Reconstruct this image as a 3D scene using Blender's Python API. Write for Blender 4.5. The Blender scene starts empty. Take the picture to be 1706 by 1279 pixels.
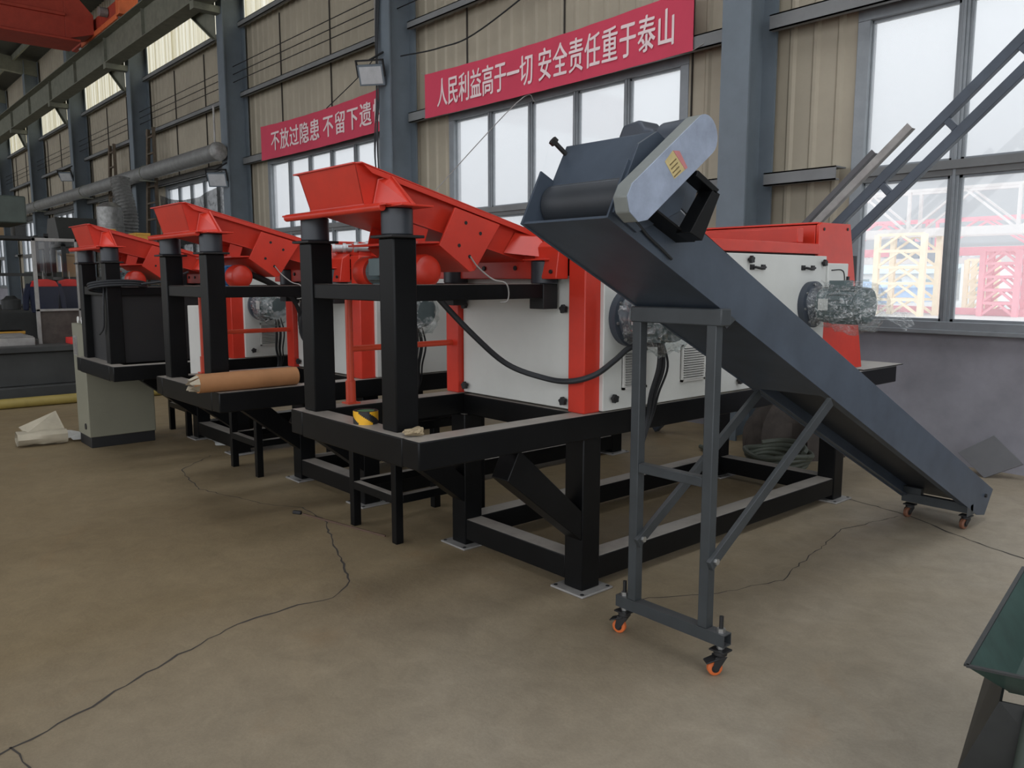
import bpy, math, random
from mathutils import Vector, Matrix
random.seed(7)
SC = bpy.context.scene
COL = SC.collection
V = Vector

# ------------------------------------------------------------------ camera, sky, exposure
IMG_W, FPX = 1706.0, 1345.0
pitch = math.atan(176.5 / FPX)
yaw = math.atan(1188.0 / (FPX / math.cos(pitch)))
fw = V((-math.cos(yaw) * math.cos(pitch), math.sin(yaw) * math.cos(pitch), -math.sin(pitch)))
cam_data = bpy.data.cameras.new('camera')
cam_data.sensor_width = 36.0
cam_data.lens = 36.0 * FPX / IMG_W
cam_data.clip_end = 400
cam = bpy.data.objects.new('camera', cam_data)
COL.objects.link(cam)
cam.location = (0, 0, 1.55)
cam.rotation_euler = fw.to_track_quat('-Z', 'Y').to_euler()
SC.camera = cam

ZENITH = 1.30
BACK_FILL = 2.75
world = bpy.data.worlds.new('overcast_sky')
SC.world = world
world.use_nodes = True
wn = world.node_tree.nodes
# overcast sky: three times as bright overhead as at the horizon
wl = world.node_tree.links
w_geo = wn.new('ShaderNodeTexCoord')
w_sep = wn.new('ShaderNodeSeparateXYZ')
w_max = wn.new('ShaderNodeMath')
w_max.operation = 'MAXIMUM'
w_max.inputs[1].default_value = 0.0
w_lum = wn.new('ShaderNodeMath')
w_lum.operation = 'MULTIPLY_ADD'
w_lum.inputs[1].default_value = 2.0 / 3.0 * ZENITH
w_lum.inputs[2].default_value = 1.0 / 3.0 * ZENITH
wl.new(w_geo.outputs['Generated'], w_sep.inputs[0])
wl.new(w_sep.outputs['Z'], w_max.inputs[0])
wl.new(w_max.outputs[0], w_lum.inputs[0])
# and brighter behind the camera, a boost added to fill camera-facing surfaces
w_dot = wn.new('ShaderNodeVectorMath')
w_dot.operation = 'DOT_PRODUCT'
w_dot.inputs[1].default_value = V((0.45, -0.80, 0.40)).normalized()
w_mr = wn.new('ShaderNodeMapRange')
w_mr.interpolation_type = 'SMOOTHSTEP'
w_mr.inputs['From Min'].default_value = -0.2
w_mr.inputs['From Max'].default_value = 1.0
w_mr.inputs['To Min'].default_value = 1.0
w_mr.inputs['To Max'].default_value = BACK_FILL
w_mul = wn.new('ShaderNodeMath')
w_mul.operation = 'MULTIPLY'
wl.new(w_geo.outputs['Generated'], w_dot.inputs[0])
wl.new(w_dot.outputs['Value'], w_mr.inputs['Value'])
wl.new(w_lum.outputs[0], w_mul.inputs[0])
wl.new(w_mr.outputs[0], w_mul.inputs[1])
wl.new(w_mul.outputs[0], wn['Background'].inputs[1])
wn['Background'].inputs[0].default_value = (0.93, 0.955, 1.0, 1)
vs = SC.view_settings
vs.view_transform = 'Standard'
vs.look = 'None'
vs.gamma = 1.0
vs.exposure = 0.45
try:
    vs.use_curve_mapping = False
except Exception:
    pass

# ------------------------------------------------------------------ materials
MATS = {}


def nodes_of(name):
    m = bpy.data.materials.new(name)
    m.use_nodes = True
    nt = m.node_tree
    return m, nt, nt.nodes, nt.links, nt.nodes['Principled BSDF']


def mat(name, col, rough=0.5, metal=0.0, var=0.12, scale=6.0, dust=None, bump=0.0, bscale=60.0, spec=0.5, coat=0.0):
    """painted / bare surface: colour with slight cloudy wear, optional settled dust on upward faces"""
    if name in MATS:
        return MATS[name]
    m, nt, N, L, P = nodes_of(name)
    P.inputs['Roughness'].default_value = rough
    P.inputs['Metallic'].default_value = metal
    P.inputs['Specular IOR Level'].default_value = spec
    P.inputs['Coat Weight'].default_value = coat
    geo = N.new('ShaderNodeNewGeometry')
    noi = N.new('ShaderNodeTexNoise')
    noi.inputs['Scale'].default_value = scale
    noi.inputs['Detail'].default_value = 6
    noi.inputs['Roughness'].default_value = 0.65
    L.new(geo.outputs['Position'], noi.inputs['Vector'])
    ramp = N.new('ShaderNodeValToRGB')
    ramp.color_ramp.elements[0].position = 0.3
    ramp.color_ramp.elements[1].position = 0.7
    ramp.color_ramp.elements[0].color = tuple(c * (1 - var) for c in col) + (1,)
    ramp.color_ramp.elements[1].color = tuple(min(1, c * (1 + var)) for c in col) + (1,)
    L.new(noi.outputs['Fac'], ramp.inputs['Fac'])
    out = ramp.outputs['Color']
    if dust:
        sep = N.new('ShaderNodeSeparateXYZ')
        L.new(geo.outputs['Normal'], sep.inputs[0])
        mr = N.new('ShaderNodeMapRange')
        mr.inputs['From Min'].default_value = 0.75
        mr.inputs['From Max'].default_value = 0.97
        mr.inputs['To Max'].default_value = dust[1]
        L.new(sep.outputs['Z'], mr.inputs['Value'])
        mul = N.new('ShaderNodeMath')
        mul.operation = 'MULTIPLY'
        add = N.new('ShaderNodeMath')
        add.operation = 'ADD'
        add.inputs[1].default_value = 0.45
        add.use_clamp = True
        L.new(noi.outputs['Fac'], add.inputs[0])
        L.new(mr.outputs['Result'], mul.inputs[0])
        L.new(add.outputs[0], mul.inputs[1])
        mix = N.new('ShaderNodeMix')
        mix.data_type = 'RGBA'
        L.new(mul.outputs[0], mix.inputs['Factor'])
        L.new(out, mix.inputs['A'])
        mix.inputs['B'].default_value = tuple(dust[0]) + (1,)
        out = mix.outputs['Result']
    L.new(out, P.inputs['Base Color'])
    if bump:
        n2 = N.new('ShaderNodeTexNoise')
        n2.inputs['Scale'].default_value = bscale
        n2.inputs['Detail'].default_value = 4
        L.new(geo.outputs['Position'], n2.inputs['Vector'])
        bp = N.new('ShaderNodeBump')
        bp.inputs['Strength'].default_value = bump
        bp.inputs['Distance'].default_value = 0.02
        L.new(n2.outputs['Fac'], bp.inputs['Height'])
        L.new(bp.outputs['Normal'], P.inputs['Normal'])
    MATS[name] = m
    return m


DUST = (0.36, 0.33, 0.29)
BLACK = mat('black_enamel', (0.0042, 0.0045, 0.005), 0.36, dust=(DUST, 0.97), var=0.25, spec=0.2)
BLACKP = mat('black_panel', (0.009, 0.009, 0.010), 0.55)
CONV = mat('conveyor_grey', (0.052, 0.068, 0.092), 0.42, dust=((0.12, 0.12, 0.12), 0.35), var=0.22, scale=4)
CONVL = mat('stand_grey', (0.034, 0.040, 0.044), 0.45, dust=((0.10, 0.10, 0.10), 0.6), var=0.2)
RED = mat('red_enamel', (0.57, 0.036, 0.018), 0.34, var=0.10, scale=5)
REDRAIL = mat('red_tube_enamel', (0.66, 0.07, 0.028), 0.4)
WHITE = mat('white_panel', (0.59, 0.60, 0.57), 0.45, var=0.05, scale=2.5)
CABW = mat('cabinet_white', (0.20, 0.195, 0.145), 0.5, var=0.04)
VENT = mat('vent_white', (0.58, 0.575, 0.545), 0.5, var=0.05)
KNOB = mat('black_plastic', (0.012, 0.012, 0.013), 0.5)
RUBBER = mat('rubber', (0.014, 0.016, 0.019), 0.6)
SPRING = mat('rubber_spring', (0.030, 0.036, 0.045), 0.42)
STEEL = mat('bright_steel', (0.42, 0.42, 0.41), 0.38, 0.85)
GALV = mat('galvanised', (0.45, 0.46, 0.47), 0.45, 0.6, var=0.2)
DSTEEL = mat('dull_steel', (0.30, 0.29, 0.275), 0.5, 0.3, var=0.25)
GUARD = mat('chain_guard_grey', (0.31, 0.36, 0.46), 0.42, 0.15, var=0.18, scale=9)
GUARDE = mat('chain_guard_edge', (0.20, 0.215, 0.205), 0.5, 0.1, var=0.15)
MOTORG = mat('motor_grey_green', (0.10, 0.135, 0.14), 0.5, 0.1)
MOTORB = mat('motor_blue_grey', (0.050, 0.060, 0.078), 0.5, 0.1)
BLUE = mat('motor_blue', (0.03, 0.13, 0.30), 0.45)
ORANGE = mat('orange_wheel', (0.58, 0.13, 0.03), 0.5)
YEL = mat('yellow_tape', (0.80, 0.42, 0.015), 0.45)
GREENC = mat('green_core', (0.10, 0.22, 0.10), 0.7)
KRAFT = mat('kraft_paper', (0.36, 0.17, 0.07), 0.75, var=0.12)
PAPER = mat('crumpled_paper', (0.42, 0.375, 0.285), 0.8)
PLASTICW = mat('white_film', (0.66, 0.66, 0.63), 0.4)
STICK = mat('yellow_sticker', (0.52, 0.42, 0.20), 0.6, var=0.2, scale=40)
STICKR = mat('red_sticker_corner', (0.52, 0.20, 0.20), 0.6)
INK = mat('black_ink', (0.16, 0.11, 0.04), 0.6)
BANNER = mat('banner_red', (0.56, 0.045, 0.09), 0.7, var=0.08, scale=1.5)
BTEXT = mat('banner_white', (0.78, 0.64, 0.64), 0.75, var=0.06)
WALLS = mat('wall_sheet', (0.35, 0.31, 0.235), 0.6, var=0.10, scale=1.2)
COLM = mat('column_grey', (0.135, 0.165, 0.19), 0.6, var=0.15, scale=1.5)
GIRT = mat('girt_grey', (0.17, 0.175, 0.175), 0.6, var=0.15, scale=2)
LOWW = mat('wall_dado', (0.26, 0.255, 0.285), 0.75, var=0.25, scale=1.2)
WFRAME = mat('window_aluminium', (0.24, 0.26, 0.275), 0.45, 0.35, var=0.1)
GIRD = mat('girder_grey', (0.17, 0.175, 0.135), 0.65, var=0.2)
ROOFM = mat('roof_sheet', (0.05, 0.052, 0.045), 0.7, var=0.2)
CRANE = mat('crane_red', (0.46, 0.06, 0.035), 0.55, var=0.12)
CRANEO = mat('crane_orange', (0.75, 0.17, 0.06), 0.5)
PIPEM = mat('duct_grey', (0.23, 0.235, 0.23), 0.5, 0.2, var=0.2)
FOIL = mat('duct_foil', (0.26, 0.26, 0.25), 0.45, 0.5, var=0.3, scale=14)
YPIPE = mat('olive_pipe', (0.30, 0.23, 0.06), 0.6)
MACH = mat('machine_tool_grey', (0.035, 0.037, 0.036), 0.5, var=0.25, scale=3, dust=((0.10, 0.10, 0.095), 0.7))
MACHG = mat('machine_tool_green', (0.045, 0.06, 0.05), 0.5, var=0.2)
WOOD = mat('weathered_wood', (0.10, 0.075, 0.05), 0.8, var=0.3, scale=14)
GREEN = mat('hopper_green', (0.030, 0.065, 0.055), 0.5, var=0.3, scale=6)
GREEND = mat('hopper_outside', (0.024, 0.026, 0.026), 0.5, var=0.3, scale=6)
TARP = mat('dark_tarp', (0.055, 0.045, 0.038), 0.85, var=0.3, scale=9)
HOSE = mat('olive_hose', (0.075, 0.085, 0.065), 0.55)
SHEET = mat('grey_sheet_steel', (0.085, 0.085, 0.09), 0.5, var=0.1)
NAVY = mat('navy_cloth', (0.015, 0.02, 0.045), 0.85)
REDC = mat('red_cloth', (0.6, 0.03, 0.025), 0.8)
LBLUE = mat('light_blue_box', (0.25, 0.45, 0.75), 0.6)
BROWNB = mat('brown_carton', (0.30, 0.20, 0.11), 0.8)
OCHREB = mat('ochre_box', (0.62, 0.33, 0.05), 0.7)
CONCW = mat('outdoor_concrete', (0.55, 0.53, 0.50), 0.85, var=0.08, scale=0.4)
OUTCREAM = mat('gantry_cream', (0.86, 0.72, 0.52), 0.6, var=0.06)
OUTGREY = mat('gantry_grey', (0.62, 0.58, 0.56), 0.6, var=0.06)
OUTRED = mat('gantry_red', (0.82, 0.33, 0.38), 0.6, var=0.06)
OUTBLUE = mat('hoist_blue', (0.28, 0.36, 0.46), 0.6)
OUTBLD = mat('far_plaster', (0.78, 0.78, 0.76), 0.8, var=0.04)
OUTROOF = mat('far_roof', (0.48, 0.55, 0.58), 0.7)
OUTWIN = mat('far_window', (0.36, 0.44, 0.46), 0.3)
OUTSHED = mat('far_blue_shed', (0.45, 0.62, 0.86), 0.6)
CRACK = mat('crack_dark', (0.055, 0.048, 0.042), 0.95)
LENS = mat('lamp_lens', (0.45, 0.46, 0.47), 0.3)


def glass_mat():
    m, nt, N, L, P = nodes_of('dusty_glass')
    N.remove(P)
    tr = N.new('ShaderNodeBsdfTransparent')
    tr.inputs[0].default_value = (0.96, 0.98, 0.985, 1)
    tl = N.new('ShaderNodeBsdfTranslucent')
    tl.inputs[0].default_value = (0.95, 0.95, 0.97, 1)
    gl = N.new('ShaderNodeBsdfGlossy')
    gl.inputs['Roughness'].default_value = 0.05
    m1 = N.new('ShaderNodeMixShader')
    m1.inputs[0].default_value = 0.20
    m2 = N.new('ShaderNodeMixShader')
    m2.inputs[0].default_value = 0.04
    L.new(tr.outputs[0], m1.inputs[1])
    L.new(tl.outputs[0], m1.inputs[2])
    L.new(m1.outputs[0], m2.inputs[1])
    L.new(gl.outputs[0], m2.inputs[2])
    L.new(m2.outputs[0], N['Material Output'].inputs[0])
    return m


def film_mat():
    """crinkled clear plastic wrap"""
    m, nt, N, L, P = nodes_of('clear_film')
    N.remove(P)
    geo = N.new('ShaderNodeNewGeometry')
    noi = N.new('ShaderNodeTexNoise')
    noi.inputs['Scale'].default_value = 38
    noi.inputs['Detail'].default_value = 5
    noi.inputs['Distortion'].default_value = 1.2
    L.new(geo.outputs['Position'], noi.inputs['Vector'])
    bp = N.new('ShaderNodeBump')
    bp.inputs['Strength'].default_value = 1.0
    bp.inputs['Distance'].default_value = 0.03
    L.new(noi.outputs['Fac'], bp.inputs['Height'])
    tr = N.new('ShaderNodeBsdfTransparent')
    tr.inputs[0].default_value = (0.93, 0.95, 0.95, 1)
    gl = N.new('ShaderNodeBsdfGlossy')
    gl.inputs['Roughness'].default_value = 0.12
    gl.inputs['Color'].default_value = (0.95, 0.97, 0.97, 1)
    L.new(bp.outputs['Normal'], gl.inputs['Normal'])
    ramp = N.new('ShaderNodeValToRGB')
    ramp.color_ramp.elements[0].position = 0.42
    ramp.color_ramp.elements[0].color = (0.07, 0.07, 0.07, 1)
    ramp.color_ramp.elements[1].position = 0.70
    ramp.color_ramp.elements[1].color = (0.50, 0.50, 0.50, 1)
    L.new(noi.outputs['Fac'], ramp.inputs['Fac'])
    mx = N.new('ShaderNodeMixShader')
    L.new(ramp.outputs['Color'], mx.inputs[0])
    L.new(tr.outputs[0], mx.inputs[1])
    L.new(gl.outputs[0], mx.inputs[2])
    L.new(mx.outputs[0], N['Material Output'].inputs[0])
    return m


def translucent_sheet():
    m, nt, N, L, P = nodes_of('translucent_daylight_sheet')
    N.remove(P)
    geo = N.new('ShaderNodeNewGeometry')
    sep = N.new('ShaderNodeSeparateXYZ')
    L.new(geo.outputs['Position'], sep.inputs[0])
    comb = N.new('ShaderNodeCombineXYZ')
    L.new(sep.outputs['X'], comb.inputs[0])
    noi = N.new('ShaderNodeTexNoise')
    noi.inputs['Scale'].default_value = 4.0
    noi.inputs['Detail'].default_value = 5
    L.new(comb.outputs[0], noi.inputs['Vector'])
    ramp = N.new('ShaderNodeValToRGB')
    ramp.color_ramp.elements[0].position = 0.35
    ramp.color_ramp.elements[0].color = (0.62, 0.56, 0.36, 1)
    ramp.color_ramp.elements[1].position = 0.6
    ramp.color_ramp.elements[1].color = (0.98, 0.95, 0.80, 1)
    L.new(noi.outputs['Fac'], ramp.inputs['Fac'])
    tl = N.new('ShaderNodeBsdfTranslucent')
    tr = N.new('ShaderNodeBsdfTransparent')
    L.new(ramp.outputs['Color'], tl.inputs[0])
    L.new(ramp.outputs['Color'], tr.inputs[0])
    mx = N.new('ShaderNodeMixShader')
    mx.inputs[0].default_value = 0.6
    L.new(tl.outputs[0], mx.inputs[1])
    L.new(tr.outputs[0], mx.inputs[2])
    L.new(mx.outputs[0], N['Material Output'].inputs[0])
    return m


def net_mat():
    m, nt, N, L, P = nodes_of('shade_net')
    P.inputs['Base Color'].default_value = (0.03, 0.032, 0.03, 1)
    P.inputs['Roughness'].default_value = 0.8
    tr = N.new('ShaderNodeBsdfTransparent')
    geo = N.new('ShaderNodeNewGeometry')
    noi = N.new('ShaderNodeTexNoise')
    noi.inputs['Scale'].default_value = 9
    L.new(geo.outputs['Position'], noi.inputs['Vector'])
    mr = N.new('ShaderNodeMapRange')
    mr.inputs['To Min'].default_value = 0.0
    mr.inputs['To Max'].default_value = 0.45
    L.new(noi.outputs['Fac'], mr.inputs['Value'])
    mx = N.new('ShaderNodeMixShader')
    L.new(mr.outputs[0], mx.inputs[0])
    L.new(P.outputs[0], mx.inputs[1])
    L.new(tr.outputs[0], mx.inputs[2])
    L.new(mx.outputs[0], N['Material Output'].inputs[0])
    return m


def floor_mat():
    m, nt, N, L, P = nodes_of('worn_concrete_floor')
    geo = N.new('ShaderNodeNewGeometry')

    def noise(sc, det, rough=0.6, dist=0.0):
        n = N.new('ShaderNodeTexNoise')
        n.inputs['Scale'].default_value = sc
        n.inputs['Detail'].default_value = det
        n.inputs['Roughness'].default_value = rough
        n.inputs['Distortion'].default_value = dist
        L.new(geo.outputs['Position'], n.inputs['Vector'])
        return n

    def ramp(src, p0, c0, p1, c1):
        r = N.new('ShaderNodeValToRGB')
        r.color_ramp.elements[0].position = p0
        r.color_ramp.elements[1].position = p1
        r.color_ramp.elements[0].color = c0 + (1,)
        r.color_ramp.elements[1].color = c1 + (1,)
        L.new(src, r.inputs['Fac'])
        return r.outputs['Color']

    def mix(mode, fac, a, b):
        x = N.new('ShaderNodeMix')
        x.data_type = 'RGBA'
        x.blend_type = mode
        if isinstance(fac, float):
            x.inputs['Factor'].default_value = fac
        else:
            L.new(fac, x.inputs['Factor'])
        L.new(a, x.inputs['A'])
        if isinstance(b, tuple):
            x.inputs['B'].default_value = b + (1,)
        else:
            L.new(b, x.inputs['B'])
        return x.outputs['Result']
    base = ramp(noise(0.55, 8, 0.62, 0.4).outputs['Fac'], 0.32, (0.295, 0.253, 0.190), 0.68, (0.385, 0.340, 0.270))
    fine = ramp(noise(7, 8, 0.7, 0.6).outputs['Fac'], 0.3, (0.82, 0.82, 0.82), 0.7, (1.08, 1.08, 1.08))
    c = mix('MULTIPLY', 1.0, base, fine)
    grit = ramp(noise(90, 4, 0.8).outputs['Fac'], 0.35, (0.90, 0.90, 0.90), 0.65, (1.06, 1.06, 1.06))
    c = mix('MULTIPLY', 0.8, c, grit)
    sp = N.new('ShaderNodeValToRGB')
    sp.color_ramp.elements[0].position = 0.60
    sp.color_ramp.elements[0].color = (0, 0, 0, 1)
    sp.color_ramp.elements[1].position = 0.78
    sp.color_ramp.elements[1].color = (0.55, 0.55, 0.55, 1)
    L.new(noise(1.3, 5, 0.6, 0.8).outputs['Fac'], sp.inputs['Fac'])
    c = mix('MIX', sp.outputs['Color'], c, (0.33, 0.235, 0.15))
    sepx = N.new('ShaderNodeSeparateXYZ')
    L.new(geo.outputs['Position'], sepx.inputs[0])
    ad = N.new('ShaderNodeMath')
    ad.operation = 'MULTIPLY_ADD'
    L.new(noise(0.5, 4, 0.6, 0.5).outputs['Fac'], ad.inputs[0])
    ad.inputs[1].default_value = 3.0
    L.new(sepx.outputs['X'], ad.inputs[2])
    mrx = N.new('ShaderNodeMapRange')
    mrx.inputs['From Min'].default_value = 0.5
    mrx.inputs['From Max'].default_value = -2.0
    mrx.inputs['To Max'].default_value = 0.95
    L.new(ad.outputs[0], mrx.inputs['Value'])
    c = mix('MULTIPLY', mrx.outputs[0], c, (0.69, 0.595, 0.425))  # browner to the left, greyer right: window light painted into the colour
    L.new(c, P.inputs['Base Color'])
    rr = N.new('ShaderNodeMapRange')
    rr.inputs['To Min'].default_value = 0.42
    rr.inputs['To Max'].default_value = 0.72
    L.new(noise(3, 6).outputs['Fac'], rr.inputs['Value'])
    L.new(rr.outputs[0], P.inputs['Roughness'])
    P.inputs['Specular IOR Level'].default_value = 0.4
    bp = N.new('ShaderNodeBump')
    bp.inputs['Strength'].default_value = 0.12
    bp.inputs['Distance'].default_value = 0.02
    L.new(noise(30, 6, 0.7).outputs['Fac'], bp.inputs['Height'])
    L.new(bp.outputs['Normal'], P.inputs['Normal'])
    return m


GLASS = glass_mat()
CLEAR = bpy.data.materials.new('clear_pane')
CLEAR.use_nodes = True
_n = CLEAR.node_tree.nodes
_n.remove(_n['Principled BSDF'])
_t = _n.new('ShaderNodeBsdfTransparent')
_g = _n.new('ShaderNodeBsdfGlossy')
_g.inputs['Roughness'].default_value = 0.05
_m = _n.new('ShaderNodeMixShader')
_m.inputs[0].default_value = 0.05
CLEAR.node_tree.links.new(_t.outputs[0], _m.inputs[1])
CLEAR.node_tree.links.new(_g.outputs[0], _m.inputs[2])
CLEAR.node_tree.links.new(_m.outputs[0], _n['Material Output'].inputs[0])
FILM = film_mat()
TRANSL = translucent_sheet()
NET = net_mat()
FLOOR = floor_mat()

# ------------------------------------------------------------------ mesh builder
X, Y, Z = V((1, 0, 0)), V((0, 1, 0)), V((0, 0, 1))


def frame(d):
    d = V(d).normalized()
    ref = Z if abs(d.z) < 0.9 else X
    a = d.cross(ref).normalized()
    return a, d.cross(a).normalized() * -1.0


def smooth(pts, n=8):
    """Catmull-Rom through the points"""
    P = [V(p) for p in pts]
    P = [P[0] * 2 - P[1]] + P + [P[-1] * 2 - P[-2]]
    out = []
    for i in range(1, len(P) - 2):
        for k in range(n):
            t = k / n
            a, b, c, d = P[i - 1], P[i], P[i + 1], P[i + 2]
            out.append(0.5 * ((2 * b) + (c - a) * t + (2 * a - 5 * b + 4 * c - d) * t * t + (3 * b - a - 3 * c + d) * t ** 3))
    out.append(P[-2])
    return out


class MB:
    def __init__(self):
        self.v, self.f, self.mi = [], [], []
        self.cuts = []
        self.cur = 0

    def add(self, vs, fs):
        o = len(self.v)
        self.v += [V(p) for p in vs]
        for f in fs:
            self.f.append([i + o for i in f])
            self.mi.append(self.cur)
        return self

    def cut(self):
        """what follows is the next piece of a repeated part"""
        self.cuts.append((len(self.v), len(self.f)))
        return self

    def each(self, name, m, parent, bevel=0.0, label=None):
        c = [(0, 0)] + self.cuts + [(len(self.v), len(self.f))]
        out = []
        for (v0, f0), (v1, f1) in zip(c, c[1:]):
            if f1 > f0:
                q = MB()
                q.v = self.v[v0:v1]
                q.f = [[i - v0 for i in f] for f in self.f[f0:f1]]
                q.mi = self.mi[f0:f1]
                out.append(q.build(name, m, parent, bevel, label))
        return out

    def hexa(self, p):
        return self.add(p, [(0, 3, 2, 1), (4, 5, 6, 7), (0, 1, 5, 4), (1, 2, 6, 5), (2, 3, 7, 6), (3, 0, 4, 7)])

    def box(self, x0, x1, y0, y1, z0, z1):
        x0, x1 = sorted((x0, x1)); y0, y1 = sorted((y0, y1)); z0, z1 = sorted((z0, z1))
        return self.hexa([(x0, y0, z0), (x1, y0, z0), (x1, y1, z0), (x0, y1, z0), (x0, y0, z1), (x1, y0, z1), (x1, y1, z1), (x0, y1, z1)])

    def beam(self, p0, p1, w, h, up=Z):
        p0, p1 = V(p0), V(p1)
        d = (p1 - p0).normalized()
        s = d.cross(V(up))
        if s.length < 1e-4:
            s = d.cross(X)
        s.normalize()
        u = s.cross(d).normalized()
        s, u = s * w / 2, u * h / 2
        return self.hexa([p0 - s - u, p0 + s - u, p1 + s - u, p1 - s - u, p0 - s + u, p0 + s + u, p1 + s + u, p1 - s + u])

    def tube(self, pts, r, seg=10, closed=False):
        pts = [V(p) for p in pts]
        n = len(pts)
        rr = r if isinstance(r, (list, tuple)) else [r] * n
        rings = []
        a = None
        for i, p in enumerate(pts):
            if closed:
                d = (pts[(i + 1) % n] - pts[i - 1])
            else:
                d = pts[min(i + 1, n - 1)] - pts[max(i - 1, 0)]
            d.normalize()
            if a is None:
                a, b = frame(d)
            else:
                a = a - d * a.dot(d)
                if a.length < 1e-5:
                    a, b = frame(d)
                a.normalize()
            b = d.cross(a)
            rings.append([p + (a * math.cos(2 * math.pi * k / seg) + b * math.sin(2 * math.pi * k / seg)) * rr[i] for k in range(seg)])
        vs = [q for r_ in rings for q in r_]
        fs = []
        m = n if closed else n - 1
        for i in range(m):
            for k in range(seg):
                i2 = (i + 1) % n
                k2 = (k + 1) % seg
                fs.append((i * seg + k, i * seg + k2, i2 * seg + k2, i2 * seg + k))
        if not closed:
            fs.append(tuple(range(seg - 1, -1, -1)))
            fs.append(tuple((n - 1) * seg + k for k in range(seg)))
        return self.add(vs, fs)

    def cyl(self, p0, p1, r, r1=None, seg=24):
        return self.tube([p0, p1], [r, r if r1 is None else r1], seg)

    def lathe(self, p0, d, prof, seg=28):
        """profile of (distance along d, radius)"""
        p0, d = V(p0), V(d).normalized()
        return self.ring_sweep([p0 + d * t for t, _ in prof], [max(r, 1e-4) for _, r in prof], d, seg)

    def ring_sweep(self, cs, rs, d, seg):
        a, b = frame(d)
        b = V(d).cross(a)
        vs = []
        for c, r in zip(cs, rs):
            vs += [c + (a * math.cos(2 * math.pi * k / seg) + b * math.sin(2 * math.pi * k / seg)) * r for k in range(seg)]
        fs = []
        for i in range(len(cs) - 1):
            for k in range(seg):
                k2 = (k + 1) % seg
                fs.append((i * seg + k, i * seg + k2, (i + 1) * seg + k2, (i + 1) * seg + k))
        n = len(cs)
        fs.append(tuple(range(seg - 1, -1, -1)))
        fs.append(tuple((n - 1) * seg + k for k in range(seg)))
        return self.add(vs, fs)

    def prism(self, poly, vec):
        poly = [V(p) for p in poly]
        n = len(poly)
        vec = V(vec)
        fs = [tuple(range(n)), tuple(range(2 * n - 1, n - 1, -1))]
        for i in range(n):
            j = (i + 1) % n
            fs.append((j, i, i + n, j + n))
        return self.add(poly + [p + vec for p in poly], fs)

    def yz(self, poly, x0, x1):
        return self.prism([(x0, y, z) for y, z in poly], (x1 - x0, 0, 0))

    def xz(self, poly, y0, y1):
        return self.prism([(x, y0, z) for x, z in poly], (0, y1 - y0, 0))

    def xy(self, poly, z0, z1):
        return self.prism([(x, y, z0) for x, y in poly], (0, 0, z1 - z0))

    def ball(self, c, r, s=(1, 1, 1), seg=16, rings=10):
        c = V(c)
        vs = []
        for i in range(1, rings):
            t = math.pi * i / rings
            for k in range(seg):
                f = 2 * math.pi * k / seg
                vs.append(c + V((math.sin(t) * math.cos(f) * r * s[0], math.sin(t) * math.sin(f) * r * s[1], math.cos(t) * r * s[2])))
        top, bot = len(vs), len(vs) + 1
        vs += [c + V((0, 0, r * s[2])), c - V((0, 0, r * s[2]))]
        fs = []
        for i in range(rings - 2):
            for k in range(seg):
                k2 = (k + 1) % seg
                fs.append((i * seg + k, (i + 1) * seg + k, (i + 1) * seg + k2, i * seg + k2))
        for k in range(seg):
            k2 = (k + 1) % seg
            fs.append((top, k, k2))
            fs.append((bot, (rings - 2) * seg + k2, (rings - 2) * seg + k))
        return self.add(vs, fs)

    def ringt(self, c, axis, R, r, seg=28, s2=10):
        a, b = frame(axis)
        c = V(c)
        return self.tube([c + (a * math.cos(2 * math.pi * k / seg) + b * math.sin(2 * math.pi * k / seg)) * R for k in range(seg)], r, s2, True)

    def move(self, off):
        off = V(off)
        for p in self.v:
            p += off
        return self

    def build(self, name, m, parent=None, bevel=0.0, label=None, bseg=2):
        me = bpy.data.meshes.new(name)
        if parent is not None:
            O = V(parent['_o'])
        else:
            xs = [p.x for p in self.v]; ys = [p.y for p in self.v]; zs = [p.z for p in self.v]
            O = V(((min(xs) + max(xs)) / 2, (min(ys) + max(ys)) / 2, min(zs)))
        me.from_pydata([p - O for p in self.v], [], self.f)
        ms = m if isinstance(m, (list, tuple)) else [m]
        for q in ms:
            me.materials.append(q)
        if len(ms) > 1:
            for p, i in zip(me.polygons, self.mi):
                p.material_index = i
        me.validate()
        import bmesh
        bm = bmesh.new()
        bm.from_mesh(me)
        bmesh.ops.recalc_face_normals(bm, faces=bm.faces)
        bm.to_mesh(me)
        bm.free()
        for p in me.polygons:
            p.use_smooth = True
        me.set_sharp_from_angle(angle=math.radians(35))
        o = bpy.data.objects.new(name, me)
        COL.objects.link(o)
        if bevel:
            b = o.modifiers.new('bevel', 'BEVEL')
            b.width = bevel
            b.segments = bseg
            b.limit_method = 'ANGLE'
            b.angle_limit = math.radians(40)
            b.harden_normals = False
        if parent is not None:
            o.parent = parent
        else:
            o.location = O
        o['_o'] = tuple(O)
        if label:
            o['label'] = label
        return o


def thing(name, loc, label, cat, group=None):
    o = bpy.data.objects.new(name, None)
    COL.objects.link(o)
    o.location = loc
    o.empty_display_size = 0.1
    o['_o'] = tuple(loc)
    return tag(o, label, cat, group)


def tag(o, label, cat, group=None):
    o['label'] = label
    o['category'] = cat
    if group:
        o['group'] = group
    return o


def struct(o):
    o['kind'] = 'structure'
    return o


# ------------------------------------------------------------------ SETTING
WY = 7.15            # inner face of the long wall
BAY = 5.91
COLX = [-4.46 - BAY * k for k in range(-2, 9)]     # columns
WINX = [(-3.5 - 5.93 * k, 0.0) for k in range(-1, 8)]
XL, XR = -58.0, 9.0
ZS, ZW0, ZW1 = 1.10, 1.12, 3.80
SKYY = -1.2           # rooflights run from near the wall down to here
SKYW = 3.2           # width of each rooflight
WLEN = 4.02

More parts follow.
